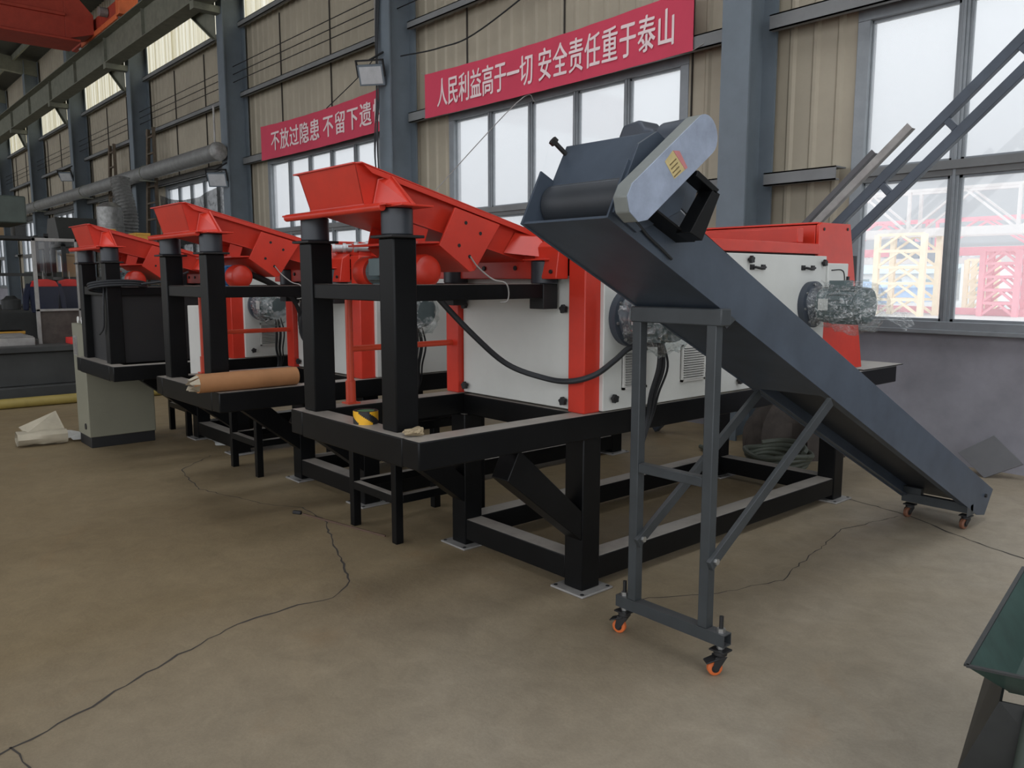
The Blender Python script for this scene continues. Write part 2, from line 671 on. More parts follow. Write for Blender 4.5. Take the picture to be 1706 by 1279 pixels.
struct(MB().box(XL, 14, -16, WY + 0.3, -0.25, 0).build('floor', FLOOR))
struct(MB().box(-160, 160, WY + 0.3, 160, -0.35, -0.10).build('ground', CONCW))

# dado wall
struct(MB().box(XL, XR, WY, WY + 0.24, 0, ZS).build('wall_dado', LOWW))


def ribbed(mb, x0, x1, z0, z1, y=WY, pitch=0.235, dep=0.022):
    """trapezoid-ribbed cladding between two x and two z"""
    pts = []
    k = math.floor(x0 / pitch)
    x = k * pitch
    while x < x1 + pitch:
        pts += [(x, 0), (x + 0.025, -dep), (x + 0.055, -dep), (x + 0.08, 0)]
        x += pitch
    pts = [(min(max(a, x0), x1), b) for a, b in pts if x0 - 1e-6 <= a <= x1 + 1e-6]
    pts = [(x0, 0)] + pts + [(x1, 0)]
    vs, fs = [], []
    for a, b in pts:
        vs += [(a, y + b, z0), (a, y + b, z1)]
    for i in range(len(pts) - 1):
        fs.append((2 * i, 2 * i + 2, 2 * i + 3, 2 * i + 1))
    mb.add(vs, fs)


wall = MB()
prev = XR
for wx, _ in WINX:
    ribbed(wall, wx + WLEN, prev, ZS, ZW1)
    prev = wx
ribbed(wall, XL, prev, ZS, ZW1)
ribbed(wall, XL, XR, ZW1, 6.62)
struct(wall.build('wall_back', WALLS))
up = MB()
ribbed(up, XL, XR, 8.35, 9.3)
struct(up.build('wall_back', WALLS))
tr = MB()
ribbed(tr, XL, XR, 6.62, 8.35)
struct(tr.build('wall_back', TRANSL))
# sheet seams
SEAM = mat('sheet_seam', (0.05, 0.045, 0.04), 0.8)
for i in range(24):
    sx = 2.2 - 1.88 * i
    if any(wx < sx < wx + WLEN for wx, _ in WINX):
        z0 = ZW1 + 0.06
    else:
        z0 = ZS
    struct(MB().box(sx, sx + 0.007, WY - 0.028, WY - 0.002, z0, 6.44).build('trim', SEAM))

# columns, girts
for cx in COLX:
    m = MB()
    m.box(cx - 0.15, cx + 0.15, 6.62, 6.642, 0, 9.2)
    m.box(cx - 0.15, cx + 0.15, 7.06, 7.085, 0, 9.2)
    m.box(cx - 0.008, cx + 0.008, 6.64, 7.06, 0, 9.2)
    struct(m.build('column', COLM))
    # knee plate and stub carrying the crane girder
    k = MB()
    k.box(cx - 0.10, cx + 0.10, 6.10, 6.62, 6.66, 6.79)
    k.xz([(cx - 0.15, 6.22), (cx - 0.15, 7.46), (cx - 2.2, 7.46)], 6.590, 6.605)
    k.beam((cx - 0.15, 6.60, 6.22), (cx - 2.2, 6.60, 7.46), 0.16, 0.02)
    struct(k.build('beam', GIRD))
for i in range(len(COLX) - 1):
    a, b = COLX[i + 1] + 0.15, COLX[i] - 0.15
    for z, h in ((2.47, 0.12), (3.88, 0.14), (5.17, 0.10), (6.50, 0.10)):
        spans = [(a, b)]
        if z == 2.47:
            wx = [w for w, _ in WINX if a - 0.5 < w < b]
            w0 = wx[0] if wx else a
            spans = [(a, w0 - 0.10), (w0 + WLEN + 0.10, b)]
        for s0, s1 in spans:
            if s1 - s0 < 0.05:
                continue
            m = MB()
            m.box(s0, s1, 6.93, 7.115, z + h / 2 - 0.012, z + h / 2)
            m.box(s0, s1, 6.93, 6.942, z - h / 2, z + h / 2)
            m.box(s0, s1, 6.93, 7.0, z - h / 2, z - h / 2 + 0.012)
            struct(m.build('trim', GIRT))

# windows
for n, (wx, _) in enumerate(WINX):
    w = thing('window_%d' % (n + 1), (wx + WLEN / 2, WY, ZW0), '', '')
    del w['label']; del w['category']
    struct(w)
    f = MB()
    x0, x1 = wx, wx + WLEN
    yb, yf = WY + 0.10, WY - 0.03
    for a, b in ((x0 - 0.06, x0 + 0.05), (x1 - 0.05, x1 + 0.06)):
        f.box(a, b, yf, yb, ZW0 + 0.07, ZW1 - 0.05)
    f.box(x0 - 0.06, x1 + 0.06, yf, yb, ZW1 - 0.05, ZW1 + 0.08)
    f.box(x0 - 0.06, x1 + 0.06, yf - 0.02, yb, ZW0 - 0.03, ZW0 + 0.07)
    f.build('window_frame', WFRAME, w, 0.004)
    t = MB()
    t.box(x0, x1, WY - 0.01, yb - 0.01, 2.38, 2.50)
    t.box(x0, x1, WY - 0.04, WY - 0.01, 2.43, 2.50)
    t.build('transom', GIRT, w)
    mu = MB()
    pn = 5
    for k in range(1, pn):
        xx = x0 + WLEN * k / pn
        mu.box(xx - 0.035, xx + 0.035, WY, yb - 0.02, ZW0, ZW1)
        mu.box(xx - 0.012, xx + 0.012, WY - 0.015, WY, ZW0, ZW1)
    mu.build('mullion', WFRAME, w, 0.003)
    sa = MB()
    for k in range(pn):
        a = x0 + WLEN * k / pn + 0.035
        b = x0 + WLEN * (k + 1) / pn - 0.035
        for z0, z1 in ((ZW0 + 0.07, 2.38), (2.50, ZW1 - 0.05)):
            sa.box(a, a + 0.022, WY + 0.02, WY + 0.06, z0, z1)
            sa.box(b - 0.022, b, WY + 0.02, WY + 0.06, z0, z1)
            sa.box(a, b, WY + 0.02, WY + 0.06, z0, z0 + 0.022)
            sa.box(a, b, WY + 0.02, WY + 0.06, z1 - 0.022, z1)
    sa.build('sash', WFRAME, w)
    MB().box(x0, x1, WY + 0.040, WY + 0.044, ZW0, ZW1).build('window_pane', GLASS, w)
    si = MB().box(x0 - 0.1, x1 + 0.1, WY - 0.10, WY + 0.02, ZS - 0.01, ZS + 0.025)
    si.build('window_sill', WFRAME, w, 0.004)

# crane girder along the wall
g = MB()
g.box(XL, XR, 6.10, 6.45, 6.79, 6.81)
g.box(XL, XR, 6.08, 6.48, 7.48, 7.50)
g.box(XL, XR, 6.27, 6.285, 6.81, 7.48)
x = XL
while x < XR:
    g.box(x, x + 0.012, 6.20, 6.27, 6.81, 7.48)
    x += 2.955
struct(g.build('beam', GIRD))
struct(MB().box(XL, XR, 6.25, 6.31, 7.50, 7.60).build('trim', DSTEEL))
# roof and rafters
def roof_strip(x0, x1, y0, y1):
    za, zb = 9.25 + (7.65 - y0) * 0.0987, 9.25 + (7.65 - y1) * 0.0987
    m = MB()
    m.hexa([(x0, y0, za), (x1, y0, za), (x1, y1, zb), (x0, y1, zb), (x0, y0, za + 0.07), (x1, y0, za + 0.07), (x1, y1, zb + 0.07), (x0, y1, zb + 0.07)])
    struct(m.build('ceiling', ROOFM))


roof_strip(XL, XR + 5, WY + 0.5, 5.8)
roof_strip(XL, XR + 5, SKYY, -16.2)
roof_strip(XL, -8.3, 5.8, SKYY)
x = -8.3
while x < XR + 4:          # open rooflights between the sheeted strips
    roof_strip(x + SKYW, min(x + 5.91, XR + 5), 5.8, SKYY)
    x += 5.91

for cx in COLX:
    struct(MB().beam((cx, 7.1, 8.95), (cx, -16, 11.23), 0.22, 0.5).build('beam', GIRD))
for k in range(14):
    yy = 6.3 - 1.6 * k
    struct(MB().box(XL, XR, yy, yy + 0.07, 9.13 + (7.65 - yy) * 0.0987 - 0.12, 9.2 + (7.65 - yy) * 0.0987).build('beam', GIRD))
struct(MB().box(XL - 0.3, XL, -16, WY + 0.3, 0, 10.5).build('wall_left', WALLS))


# floor cracks (narrow open joints in the slab)


def crack(pts, w):
    m = MB()
    P = []
    for i in range(len(pts) - 1):
        a, b = V(pts[i] + (0,)), V(pts[i + 1] + (0,))
        n = max(2, int((b - a).length / 0.05))
        for k in range(n):
            q = a.lerp(b, k / n)
            q += V((random.uniform(-1, 1), random.uniform(-1, 1), 0)) * 0.011
            P.append(q)
    P.append(V(pts[-1] + (0,)))
    L_, R_ = [], []
    for i, p in enumerate(P):
        d = (P[min(i + 1, len(P) - 1)] - P[max(i - 1, 0)]).normalized()
        s = V((-d.y, d.x, 0)) * (w * random.uniform(0.35, 1.0) / 2)
        L_.append(p + s + V((0, 0, 0.0012)))
        R_.append(p - s + V((0, 0, 0.0012)))
    n = len(P)
    m.add(L_ + R_, [(i, i + 1, n + i + 1, n + i) for i in range(n - 1)])
    struct(m.build('floor', CRACK))


crack([(-4.95, 2.45), (-4.60, 2.42), (-4.25, 2.28), (-3.85, 2.12), (-3.55, 2.0), (-3.42, 1.83), (-3.45, 1.6), (-3.42, 1.35), (-3.3, 1.05), (-3.12, 0.72), (-2.98, 0.4), (-2.8, 0.1), (-2.6, -0.3)], 0.013)
crack([(-2.68, 5.45), (-2.45, 5.42), (-2.2, 5.38), (-1.95, 5.25), (-1.7, 5.12), (-1.4, 5.0), (-1.0, 4.85), (-0.4, 4.7)], 0.016)
crack([(-2.42, 2.95), (-2.2, 3.3), (-2.1, 3.7), (-2.2, 4.2), (-2.3, 4.75), (-2.2, 5.3)], 0.008)
crack([(-2.98, 0.4), (-2.6, 0.45), (-2.2, 0.3)], 0.008)
crack([(-7.0, 2.6), (-6.6, 2.2), (-5.9, 2.1), (-5.2, 2.3), (-4.95, 2.45)], 0.010)
# ------------------------------------------------------------------ SEPARATOR MACHINES
NX, FX = -2.62, -3.74            # near and far outer faces of the base
PY0, PY1 = 1.80, 6.12            # feed end and wall end of the base


def star_knob(mb, c, d, r=0.022):
    c, d = V(c), V(d)
    mb.cyl(c, c + d * 0.014, 0.008, seg=10)
    a, b = frame(d)
    vs = []
    n = 20
    poly = []
    for k in range(n):
        t = 2 * math.pi * k / n
        rr = r * (1.0 if (k // 2) % 2 == 0 else 0.80)
        poly.append(c + d * 0.012 + (a * math.cos(t) + b * math.sin(t)) * rr)
    mb.prism(poly, d * 0.018)
    return mb


def louvre(mb, y0, y1, z0, z1, x, n=14, d=1):
    """louvred vent on a face looking along +x"""
    mb.cur = 1
    mb.box(x, x + 0.004 * d, y0, y1, z0, z1)  # black backing puts shade into the gaps between slats
    mb.cur = 0
    for a, b, c, e in ((y0, y1, z1 - 0.012, z1), (y0, y1, z0, z0 + 0.012), (y0, y0 + 0.012, z0, z1), (y1 - 0.012, y1, z0, z1)):
        mb.box(x, x + 0.014 * d, a, b, c, e)
    h = (z1 - z0 - 0.02) / n
    for k in range(n):
        zb = z0 + 0.01 + k * h
        mb.prism([(x + 0.004 * d, y0 + 0.012, zb + h * 0.98), (x + 0.019 * d, y0 + 0.012, zb + h * 0.42), (x + 0.019 * d, y0 + 0.012, zb + h * 0.30), (x + 0.004 * d, y0 + 0.012, zb + h * 0.80)],
                 (0, y1 - y0 - 0.024, 0))


def gear_motor(B, root, y, z, L, label_body, wrapped=True):
    """shaft-mounted motor standing out sideways from the machine"""
    gm = B(MB().lathe((-2.63, y, z), X, [(0, 0.142), (0.03, 0.145), (0.045, 0.145), (0.05, 0.12), (0.085, 0.105), (0.10, 0.10)], 36), 'gear_motor', MOTORB, root, label=label_body)
    b = MB()
    for k in range(8):
        t = 2 * math.pi * k / 8 + 0.2
        b.cyl((-2.586, y + 0.128 * math.cos(t), z + 0.128 * math.sin(t)), (-2.574, y + 0.128 * math.cos(t), z + 0.128 * math.sin(t)), 0.008, seg=6)
    B(b, 'bolt', STEEL, gm)
    m = MB()
    m.lathe((-2.53, y, z), X, [(0, 0.108), (0.03, 0.112), (0.05, 0.106), (L - 0.06, 0.104), (L - 0.05, 0.112), (L - 0.01, 0.106), (L, 0.07)], 28)
    for k in range(20):
        t = 2 * math.pi * k / 20
        c, s = math.cos(t), math.sin(t)
        m.beam((-2.47, y + 0.108 * c, z + 0.108 * s), (-2.53 + L - 0.07, y + 0.108 * c, z + 0.108 * s), 0.006, 0.018, up=(0, c, s))
    m.box(-2.47, -2.37, y - 0.055, y + 0.055, z + 0.09, z + 0.150)
    B(m, 'motor_body', MOTORG, gm, bevel=0.003)
    B(MB().box(-2.50, -2.44, y - 0.121, y - 0.116, z - 0.03, z + 0.04), 'rating_plate', VENT, gm)
    if wrapped:
        TAIL = 0.12 if y > 4 else 0.06
        f = MB()
        cs, rs = [], []
        seg = 30
        vs, fs = [], []
        n = 14
        for i in range(n):
            t = i / (n - 1)
            xx = -2.56 + (L + TAIL) * t
            base = 0.140 - 0.008 * math.sin(t * 9) if t < 0.8 else 0.140 * (1 - (t - 0.8) * 2.6)
            for k in range(seg):
                a = 2 * math.pi * k / seg
                rr = base * (1 + 0.07 * math.sin(5 * a + i * 1.3) + random.uniform(-0.05, 0.05))
                if math.sin(a) < -0.3 and t > 0.35:
                    rr *= 1.18
                vs.append((xx, y + rr * math.cos(a), z + rr * math.sin(a)))
        for i in range(n - 1):
            for k in range(seg):
                k2 = (k + 1) % seg
                fs.append((i * seg + k, i * seg + k2, (i + 1) * seg + k2, (i + 1) * seg + k))
        f.add(vs, fs)
        # loose tail of film past the motor end
        ex = -2.56 + L + TAIL
        tv = []
        for i in range(5):
            for k in range(4):
                tv.append((ex - 0.07 + (0.055 if y > 4 else 0.02) * i, y - 0.06 + 0.04 * k + random.uniform(-.01, .01), z - 0.02 - 0.03 * i + random.uniform(-.02, .02) + 0.02 * k))
        f.add(tv, [(i * 4 + k, i * 4 + k + 1, (i + 1) * 4 + k + 1, (i + 1) * 4 + k) for i in range(4) for k in range(3)])
        B(f, 'plastic_wrap', FILM, gm, label='crinkled clear film')
    return gm


def machine(d, dz, where, third=False):
    off = V((-d, 0, dz))

    def B(mb, name, m, parent, bevel=0.0, label=None, legs=False):
        mb.move(off)
        if mb.cuts:
            return mb.each(name, m, parent, bevel, label)
        return mb.build(name, m, parent, bevel, label)
    root = thing('separator_machine', (-3.18 - d, 4.0, 0), where[0], 'machine', None)
    # ---- base frame
    f = MB()
    f.box(NX, NX - 0.12, PY0, PY1, 0.78, 0.90)
    f.box(FX, FX + 0.12, PY0, PY1, 0.78, 0.90)
    f.box(FX + 0.12, NX - 0.12, PY0, PY0 + 0.12, 0.775, 0.90)
    f.box(FX + 0.12, NX - 0.12, PY1 - 0.12, PY1, 0.78, 0.90)
    for yy in (2.80, 4.1, 5.30):
        f.box(FX + 0.12, NX - 0.12, yy, yy + 0.10, 0.78, 0.895)
    base = B(f, 'base_frame', BLACK, root, 0.006)
    B(MB().box(FX + 0.03, NX - 0.005, 5.60, PY1 + 0.12, 0.900, 0.908), 'end_plate', BLACK, base, 0.003)
    # ---- support frame
    for lx in (NX - 0.03 - 0.125, FX + 0.03):
        for ly in (2.78, 5.30):
            lg = MB()
            lg.box(lx, lx + 0.125, ly, ly + 0.125, 0.012 - dz, 0.78)
            leg = B(lg, 'leg', BLACK, root, 0.006)
            p = MB()
            p.box(lx - 0.05, lx + 0.175, ly - 0.05, ly + 0.175, 0 - dz, 0.012 - dz)
            fp = B(p, 'foot_plate', DSTEEL, leg, 0.004, label='bare steel foot plate')
            h = MB()
            for ax in (lx - 0.03, lx + 0.155):
                for ay in (ly - 0.03, ly + 0.155):
                    h.cyl((ax, ay, 0.011 - dz), (ax, ay, 0.014 - dz), 0.010, seg=12)
            h.move(off)
            for p_ in h.v:
                pass
            h.build('bolt_hole', BLACKP, leg)
    lr = MB()
    for lx in (NX - 0.155, FX + 0.03):
        lr.cut().box(lx, lx + 0.12, 2.905, 5.30, 0.045 - dz, 0.165 - dz)
    for ly in (2.785, 5.305):
        lr.cut().box(FX + 0.155, NX - 0.155, ly, ly + 0.115, 0.045 - dz, 0.165 - dz)
    B(lr, 'lower_rail', BLACK, root, 0.005)
    br = MB()
    for lx in (NX - 0.150, FX + 0.035):
        br.cut().yz([(2.37, 0.785), (2.30, 0.65), (2.78, 0.27), (2.78, 0.42)], lx, lx + 0.115)
    B(br, 'diagonal_brace', BLACK, root, 0.004)
    # ---- feeder stand on the front of the base
    for px in (-2.96, -3.68):
        po = MB()
        po.box(px, px + 0.115, 1.845, 1.96, 0.90, 1.715)
        post = B(po, 'post', BLACK, root, 0.006)
        B(MB().box(px - 0.025, px + 0.14, 1.82, 1.985, 1.715, 1.727), 'cap_plate', BLACKP, post, 0.003)
    mid = MB()
    mid.box(-3.565, -2.96, 1.855, 1.945, 1.452, 1.522)
    for px in (-2.95, -3.67):
        mid.box(px, px + 0.095, 1.96, 2.70, 1.452, 1.522)
    mid.box(-3.575, -2.95, 2.62, 2.70, 1.452, 1.522)
    B(mid, 'mid_frame', BLACK, root, 0.004)
    sp = MB()
    for px in (-2.9025, -3.6225):
        sp.cut().box(px - 0.05, px + 0.05, 2.70, 2.795, 1.40, 1.522)
    B(sp, 'end_block', BLACKP, root, 0.003)
    if third:
        pm = MB()
        pm.box(-2.90, -2.892, 1.96, 2.78, 0.90, 1.452)
        pm.cut().box(-3.565, -2.96, 1.905, 1.913, 0.90, 1.452)
        B(pm, 'cover_panel', BLACKP, root)
    # ---- body
    body = MB()
    body.box(-3.70, -2.67, 2.87, 5.50, 0.90, 1.70)
    B(body, 'body', BLACKP, root)
    for px in (-2.76, -3.75):
        c = MB()
        c.box(px, px + 0.11, 2.78, 2.89, 0.90, 1.72)
        B(c, 'corner_post', RED, root, 0.005)
    endm = BLACKP if third else WHITE
    ep = B(MB().box(-3.635, -2.765, 2.815, 2.87, 0.905, 1.56), 'end_panel', endm, root, 0.004)
    kn = MB()
    for kx, kz in ((-3.60, 1.40), (-2.81, 1.40), (-3.60, 0.945), (-2.81, 0.945)):
        star_knob(kn.cut(), (kx, 2.815, kz), -Y)
    B(kn, 'knob', KNOB, ep)
    # red head box under the feeder lip
    hb = MB()
    hb.box(-3.66, -2.79, 2.74, 2.78, 1.545, 1.66)
    hb.yz([(2.78, 1.545), (2.78, 1.735), (2.72, 1.70), (2.70, 1.56), (2.70, 1.545)], -2.93, -2.765)
    hb.yz([(2.78, 1.545), (2.78, 1.735), (2.72, 1.70), (2.70, 1.56), (2.70, 1.545)], -3.75, -3.60)
    hb.box(-3.60, -2.93, 2.78, 2.86, 1.56, 1.735)
    h_ = B(hb, 'head_box', RED, root, 0.004)
    hbolt = MB()
    for bx in (-3.50, -3.35, -3.1):
        hbolt.cyl((bx, 2.74, 1.60), (bx, 2.732, 1.60), 0.012, seg=8)
    for bx in (-2.80,):
        hbolt.cyl((bx, 2.70, 1.58), (bx, 2.692, 1.58), 0.010, seg=8)
    B(hbolt, 'bolt', KNOB, h_)
    # side door
    for sx, dirx in ((-2.65, 1), (-3.75, -1)):
        dm = MB()
        dm.box(sx - 0.02 * dirx, sx + 0.025 * dirx, 2.885, 5.00, 0.905, 1.69)
        door = B(dm, 'side_door', WHITE, root, 0.005)
        kn = MB()
        for ky, kz in ((2.95, 0.965), (4.03, 0.965), (4.10, 1.655), (4.94, 1.645), (2.95, 1.64), (4.94, 0.965)):
            star_knob(kn.cut(), (sx + 0.025 * dirx, ky, kz), X * dirx)
        B(kn, 'knob', KNOB, door)
        for hy in (4.19, 4.76):
            hd = MB()
            hd.tube([(sx + 0.027 * dirx, hy - 0.055, 1.610), (sx + 0.05 * dirx, hy - 0.05, 1.612), (sx + 0.05 * dirx, hy, 1.606), (sx + 0.05 * dirx, hy + 0.05, 1.612), (sx + 0.027 * dirx, hy + 0.055, 1.610)], 0.008, 8)
            hd.box(sx + 0.022 * dirx, sx + 0.036 * dirx, hy - 0.075, hy - 0.04, 1.598, 1.628)
            hd.box(sx + 0.022 * dirx, sx + 0.036 * dirx, hy + 0.04, hy + 0.075, 1.598, 1.628)
            B(hd, 'latch_handle', KNOB, door, 0.002)
        for v0, v1 in ((3.02, 3.20), (3.49, 3.695)):
            lv = MB()
            louvre(lv, v0, v1, 1.00, 1.20, sx + 0.025 * dirx, 14, dirx)
            B(lv, 'vent', [VENT, KNOB], door)
    # red hood at the wall end
    hs = MB()
    for sx in (-2.655, -3.765):
        hs.yz([(4.90, 0.93), (4.90, 1.885), (4.93, 1.90), (5.31, 1.905), (5.58, 0.93)], sx, sx + 0.022)
    hs.box(-3.74, -2.66, 4.90, 4.925, 1.74, 1.885)
    hs.prism([(-3.74, 5.29, 1.90), (-2.66, 5.29, 1.90), (-2.66, 5.56, 0.93), (-3.74, 5.56, 0.93)], (0, 0.02, 0.004))
    hs.box(-3.74, -2.66, 4.92, 5.30, 1.893, 1.905)
    hood = B(hs, 'discharge_hood', RED, root, 0.003)
    bb = MB()
    for by, bz in ((4.96, 1.86), (5.27, 1.87)):
        bb.cyl((-2.633, by, bz), (-2.628, by, bz), 0.010, seg=10)
    B(bb, 'bolt', KNOB, hood)
    wd = B(MB().box(-2.633, -2.612, 5.0, 5.27, 1.30, 1.645), 'inspection_door', WHITE, hood, 0.006)
    B(MB().tube(smooth([(-2.61, 5.04, 1.60), (-2.61, 5.17, 1.602), (-2.61, 5.215, 1.56), (-2.61, 5.22, 1.42)], 6), 0.004, 6), 'door_seal', KNOB, wd)
    B(MB().box(-2.615, -2.598, 5.245, 5.265, 1.50, 1.56), 'hinge', KNOB, wd)
    # red top rails
    tr_ = MB()
    for sx in (-2.655, -3.745):
        tr_.box(sx - 0.03, sx + 0.03, 2.89, 4.90, 1.70, 1.765)
    tr_.box(-3.72, -2.68, 2.80, 2.90, 1.72, 1.80)
    tr_.beam((-3.70, 4.74, 1.815), (-2.67, 4.74, 1.815), 0.07, 0.09)
    tr_.box(-3.745, -3.72, 3.2, 4.7, 1.765, 1.86)
    B(tr_, 'top_rail', RED, root, 0.004)
    # handrail on the far side of the feeder stand
    hr = MB()
    hr.cyl((-3.70, 2.12, 0.90), (-3.70, 2.12, 1.46), 0.019)
    hr.cyl((-3.70, 2.12, 0.90), (-3.70, 2.12, 1.02), 0.026)
    hr.tube(smooth([(-3.70, 2.12, 1.46), (-3.70, 2.14, 1.475), (-3.70, 2.2, 1.48), (-3.70, 2.78, 1.48)], 4), 0.019)
    hr.cyl((-3.70, 2.12, 1.185), (-3.70, 2.80, 1.185), 0.016)
    hr.box(-3.735, -3.665, 2.085, 2.155, 0.90, 0.908)
    B(hr, 'handrail', REDRAIL, root)
    # side motors
    gear_motor(B, root, 3.06, 1.36, 0.21, None)
    gear_motor(B, root, 4.80, 1.385, 0.30, None)
    # cables down from the first motor
    cb = MB()
    for k in range(3):
        cb.tube(smooth([(-2.44 - 0.02 * k, 3.08 + 0.035 * k, 1.25), (-2.46, 3.10 + 0.035 * k, 1.12), (-2.52, 3.12 + 0.03 * k, 0.98), (-2.57, 3.16 + 0.02 * k, 0.86), (-2.585, 3.14, 0.72)], 6), 0.011 if k < 2 else 0.006, 8)
    B(cb, 'cable', RUBBER, root)
    return root


def feeder(d, dz, label, colourmotor=False):
    off = V((-d, 0, dz))

    def B(mb, name, m, parent, bevel=0.0, label=None):
        mb.move(off)
        if mb.cuts:
            return mb.each(name, m, parent, bevel, label)
        return mb.build(name, m, parent, bevel, label)
    root = thing('vibrating_feeder', (-3.27 - d, 2.3, 1.73 + dz), label, 'feeder')
    s = 0.252
    y0, y1 = 1.78, 2.84
    z0 = 2.022

    def rim(y):
        return z0 - s * (y - y0)

    def bot(y):
        return 1.862 - 0.245 * (y - 1.825)
    xn, xf = -3.020, -3.535          # rim inside lines
    bn, bf = -3.035, -3.515
    th = 0.008
    m = MB()
    yb0, yb1 = 1.825, 2.84
    # side walls, floor, front wall as real plates
    for (a, b, sg) in ((xn, bn, -1), (xf, bf, 1)):
        m.hexa([(a, y0, rim(y0)), (a, y1, rim(y1)), (b, yb1, bot(yb1)), (b, yb0, bot(yb0)),
                (a + th * sg, y0, rim(y0)), (a + th * sg, y1, rim(y1)), (b + th * sg, yb1, bot(yb1)), (b + th * sg, yb0, bot(yb0))])
    m.hexa([(xn, y0, rim(y0)), (xf, y0, rim(y0)), (bf, yb0, bot(yb0)), (bn, yb0, bot(yb0)),
            (xn, y0 + th, rim(y0)), (xf, y0 + th, rim(y0)), (bf, yb0 + th, bot(yb0)), (bn, yb0 + th, bot(yb0))])
    m.hexa([(bn, yb0, bot(yb0)), (bf, yb0, bot(yb0)), (bf, yb1, bot(yb1)), (bn, yb1, bot(yb1)),
            (bn, yb0, bot(yb0) - th), (bf, yb0, bot(yb0) - th), (bf, yb1, bot(yb1) - th), (bn, yb1, bot(yb1) - th)])
    trough = B(m, 'trough', RED, root)
    # rim flange turned out and down on both sides
    rf = MB()
    for a, sg in ((xn, 1), (xf, -1)):
        rf.hexa([(a, y0 - 0.002, rim(y0)), (a + 0.034 * sg, y0 + 0.01, rim(y0)), (a + 0.034 * sg, y1, rim(y1)), (a, y1, rim(y1)),
                 (a, y0 - 0.002, rim(y0) + 0.005), (a + 0.034 * sg, y0 + 0.01, rim(y0) + 0.005), (a + 0.034 * sg, y1, rim(y1) + 0.005), (a, y1, rim(y1) + 0.005)])
        rf.hexa([(a + 0.029 * sg, y0 + 0.06, rim(y0 + .06) - 0.022), (a + 0.034 * sg, y0 + 0.06, rim(y0 + .06) - 0.022), (a + 0.034 * sg, y1, rim(y1) - 0.022), (a + 0.029 * sg, y1, rim(y1) - 0.022),
                 (a + 0.029 * sg, y0 + 0.02, rim(y0 + .02)), (a + 0.034 * sg, y0 + 0.02, rim(y0 + .02)), (a + 0.034 * sg, y1, rim(y1)), (a + 0.029 * sg, y1, rim(y1))])
    rf.beam((xf - 0.03, y0 - 0.004, rim(y0) + 0.002), (xn, y0 - 0.004, rim(y0) + 0.002), 0.016, 0.006)
    B(rf, 'rim', RED, trough)
    # rounded lip bar and spring plates
    lb = MB()
    lb.xy([(-3.76, 1.80), (-2.83, 1.80), (-2.83, 1.99), (-3.76, 1.99)], 1.843, 1.851)
    lb.tube([(-3.735, 1.812, 1.838), (-2.87, 1.812, 1.838)], 0.017, 12)
    lb.xy([(-2.98, 1.83), (-2.76, 1.83), (-2.76, 1.99), (-2.98, 1.99)], 1.838, 1.846)
    for px in (-2.9025, -3.6225):
        lb.cut().xy([(px - 0.08, 2.68), (px + 0.08, 2.68), (px + 0.08, 2.83), (px - 0.08, 2.83)], 1.634, 1.642)
    B(lb, 'mounting_plate', RED, trough, 0.002)
    # gussets flaring from the wall to the plates
    gu = MB()
    for sg, a, b, px in ((1, xn, bn, -2.86), (-1, xf, bf, -3.68)):
        for gy, zb in ((1.93, 1.846), (2.78, 1.642)):
            gu.cut().prism([(a + 0.03 * sg, gy, rim(gy)), (a, gy, rim(gy)), (b, gy, zb), (px + 0.05 * sg, gy, zb)], (0, 0.010, 0))
    for sg, a, b, px in ((1, xn, bn, -2.86), (-1, xf, bf, -3.68)):
        # folded stiffening web between wall and gusset
        gu.cut().prism([(a + 0.004 * sg, 1.885, rim(1.885) - 0.03), (a + 0.028 * sg, 1.93, rim(1.93) - 0.005), (px + 0.03 * sg, 1.93, 1.848), (b + 0.004 * sg, 1.865, 1.85)], (0.003 * sg, -0.003, 0))
        gu.cut().prism([(a + 0.004 * sg, 2.66, rim(2.66) - 0.03), (a + 0.028 * sg, 2.78, rim(2.78) - 0.01), (px + 0.04 * sg, 2.78, 1.642), (b + 0.004 * sg, 2.60, bot(2.60))], (0.003 * sg, 0.003, 0))
    B(gu, 'gusset', RED, trough)
    # rubber springs
    for px in (-2.9025, -3.6225):
        B(MB().lathe((px, 1.9025, 1.727), Z, [(0, 0.062), (0.005, 0.067), (0.106, 0.067), (0.111, 0.062)], 28), 'rubber_spring', SPRING, root)
        B(MB().lathe((px, 2.755, 1.522), Z, [(0, 0.062), (0.005, 0.067), (0.106, 0.067), (0.112, 0.062)], 28), 'rubber_spring', SPRING, root)
    # V-shaped motor bracket
    sp_ = []
    for a in (-2.975, -3.575):
        q = MB()
        q.yz([(2.255, 1.866), (2.52, 1.800), (2.365, 1.583), (2.335, 1.578), (2.165, 1.695)], a, a + 0.012)
        bp = B(q, 'bracket_plate', RED, root, 0.002)
        if a > -3:
            hb = MB()
            for hy, hz in ((2.315, 1.800), (2.40, 1.755), (2.275, 1.697), (2.335, 1.648)):
                hb.cyl((a + 0.0115, hy, hz), (a + 0.0135, hy, hz), 0.0085, seg=14)
            B(hb, 'bolt_hole', BLACKP, bp)
    cp = MB()
    cp.hexa([(-2.975, 2.165, 1.695), (-3.575, 2.165, 1.695), (-3.575, 2.335, 1.578), (-2.975, 2.335, 1.578),
             (-2.975, 2.172, 1.705), (-3.575, 2.172, 1.705), (-3.575, 2.342, 1.588), (-2.975, 2.342, 1.588)])
    cp.hexa([(-2.975, 2.055, 1.70), (-3.575, 2.055, 1.70), (-3.575, 2.172, 1.705), (-2.975, 2.172, 1.705),
             (-2.975, 2.055, 1.71), (-3.575, 2.055, 1.71), (-3.575, 2.172, 1.713), (-2.975, 2.172, 1.713)])
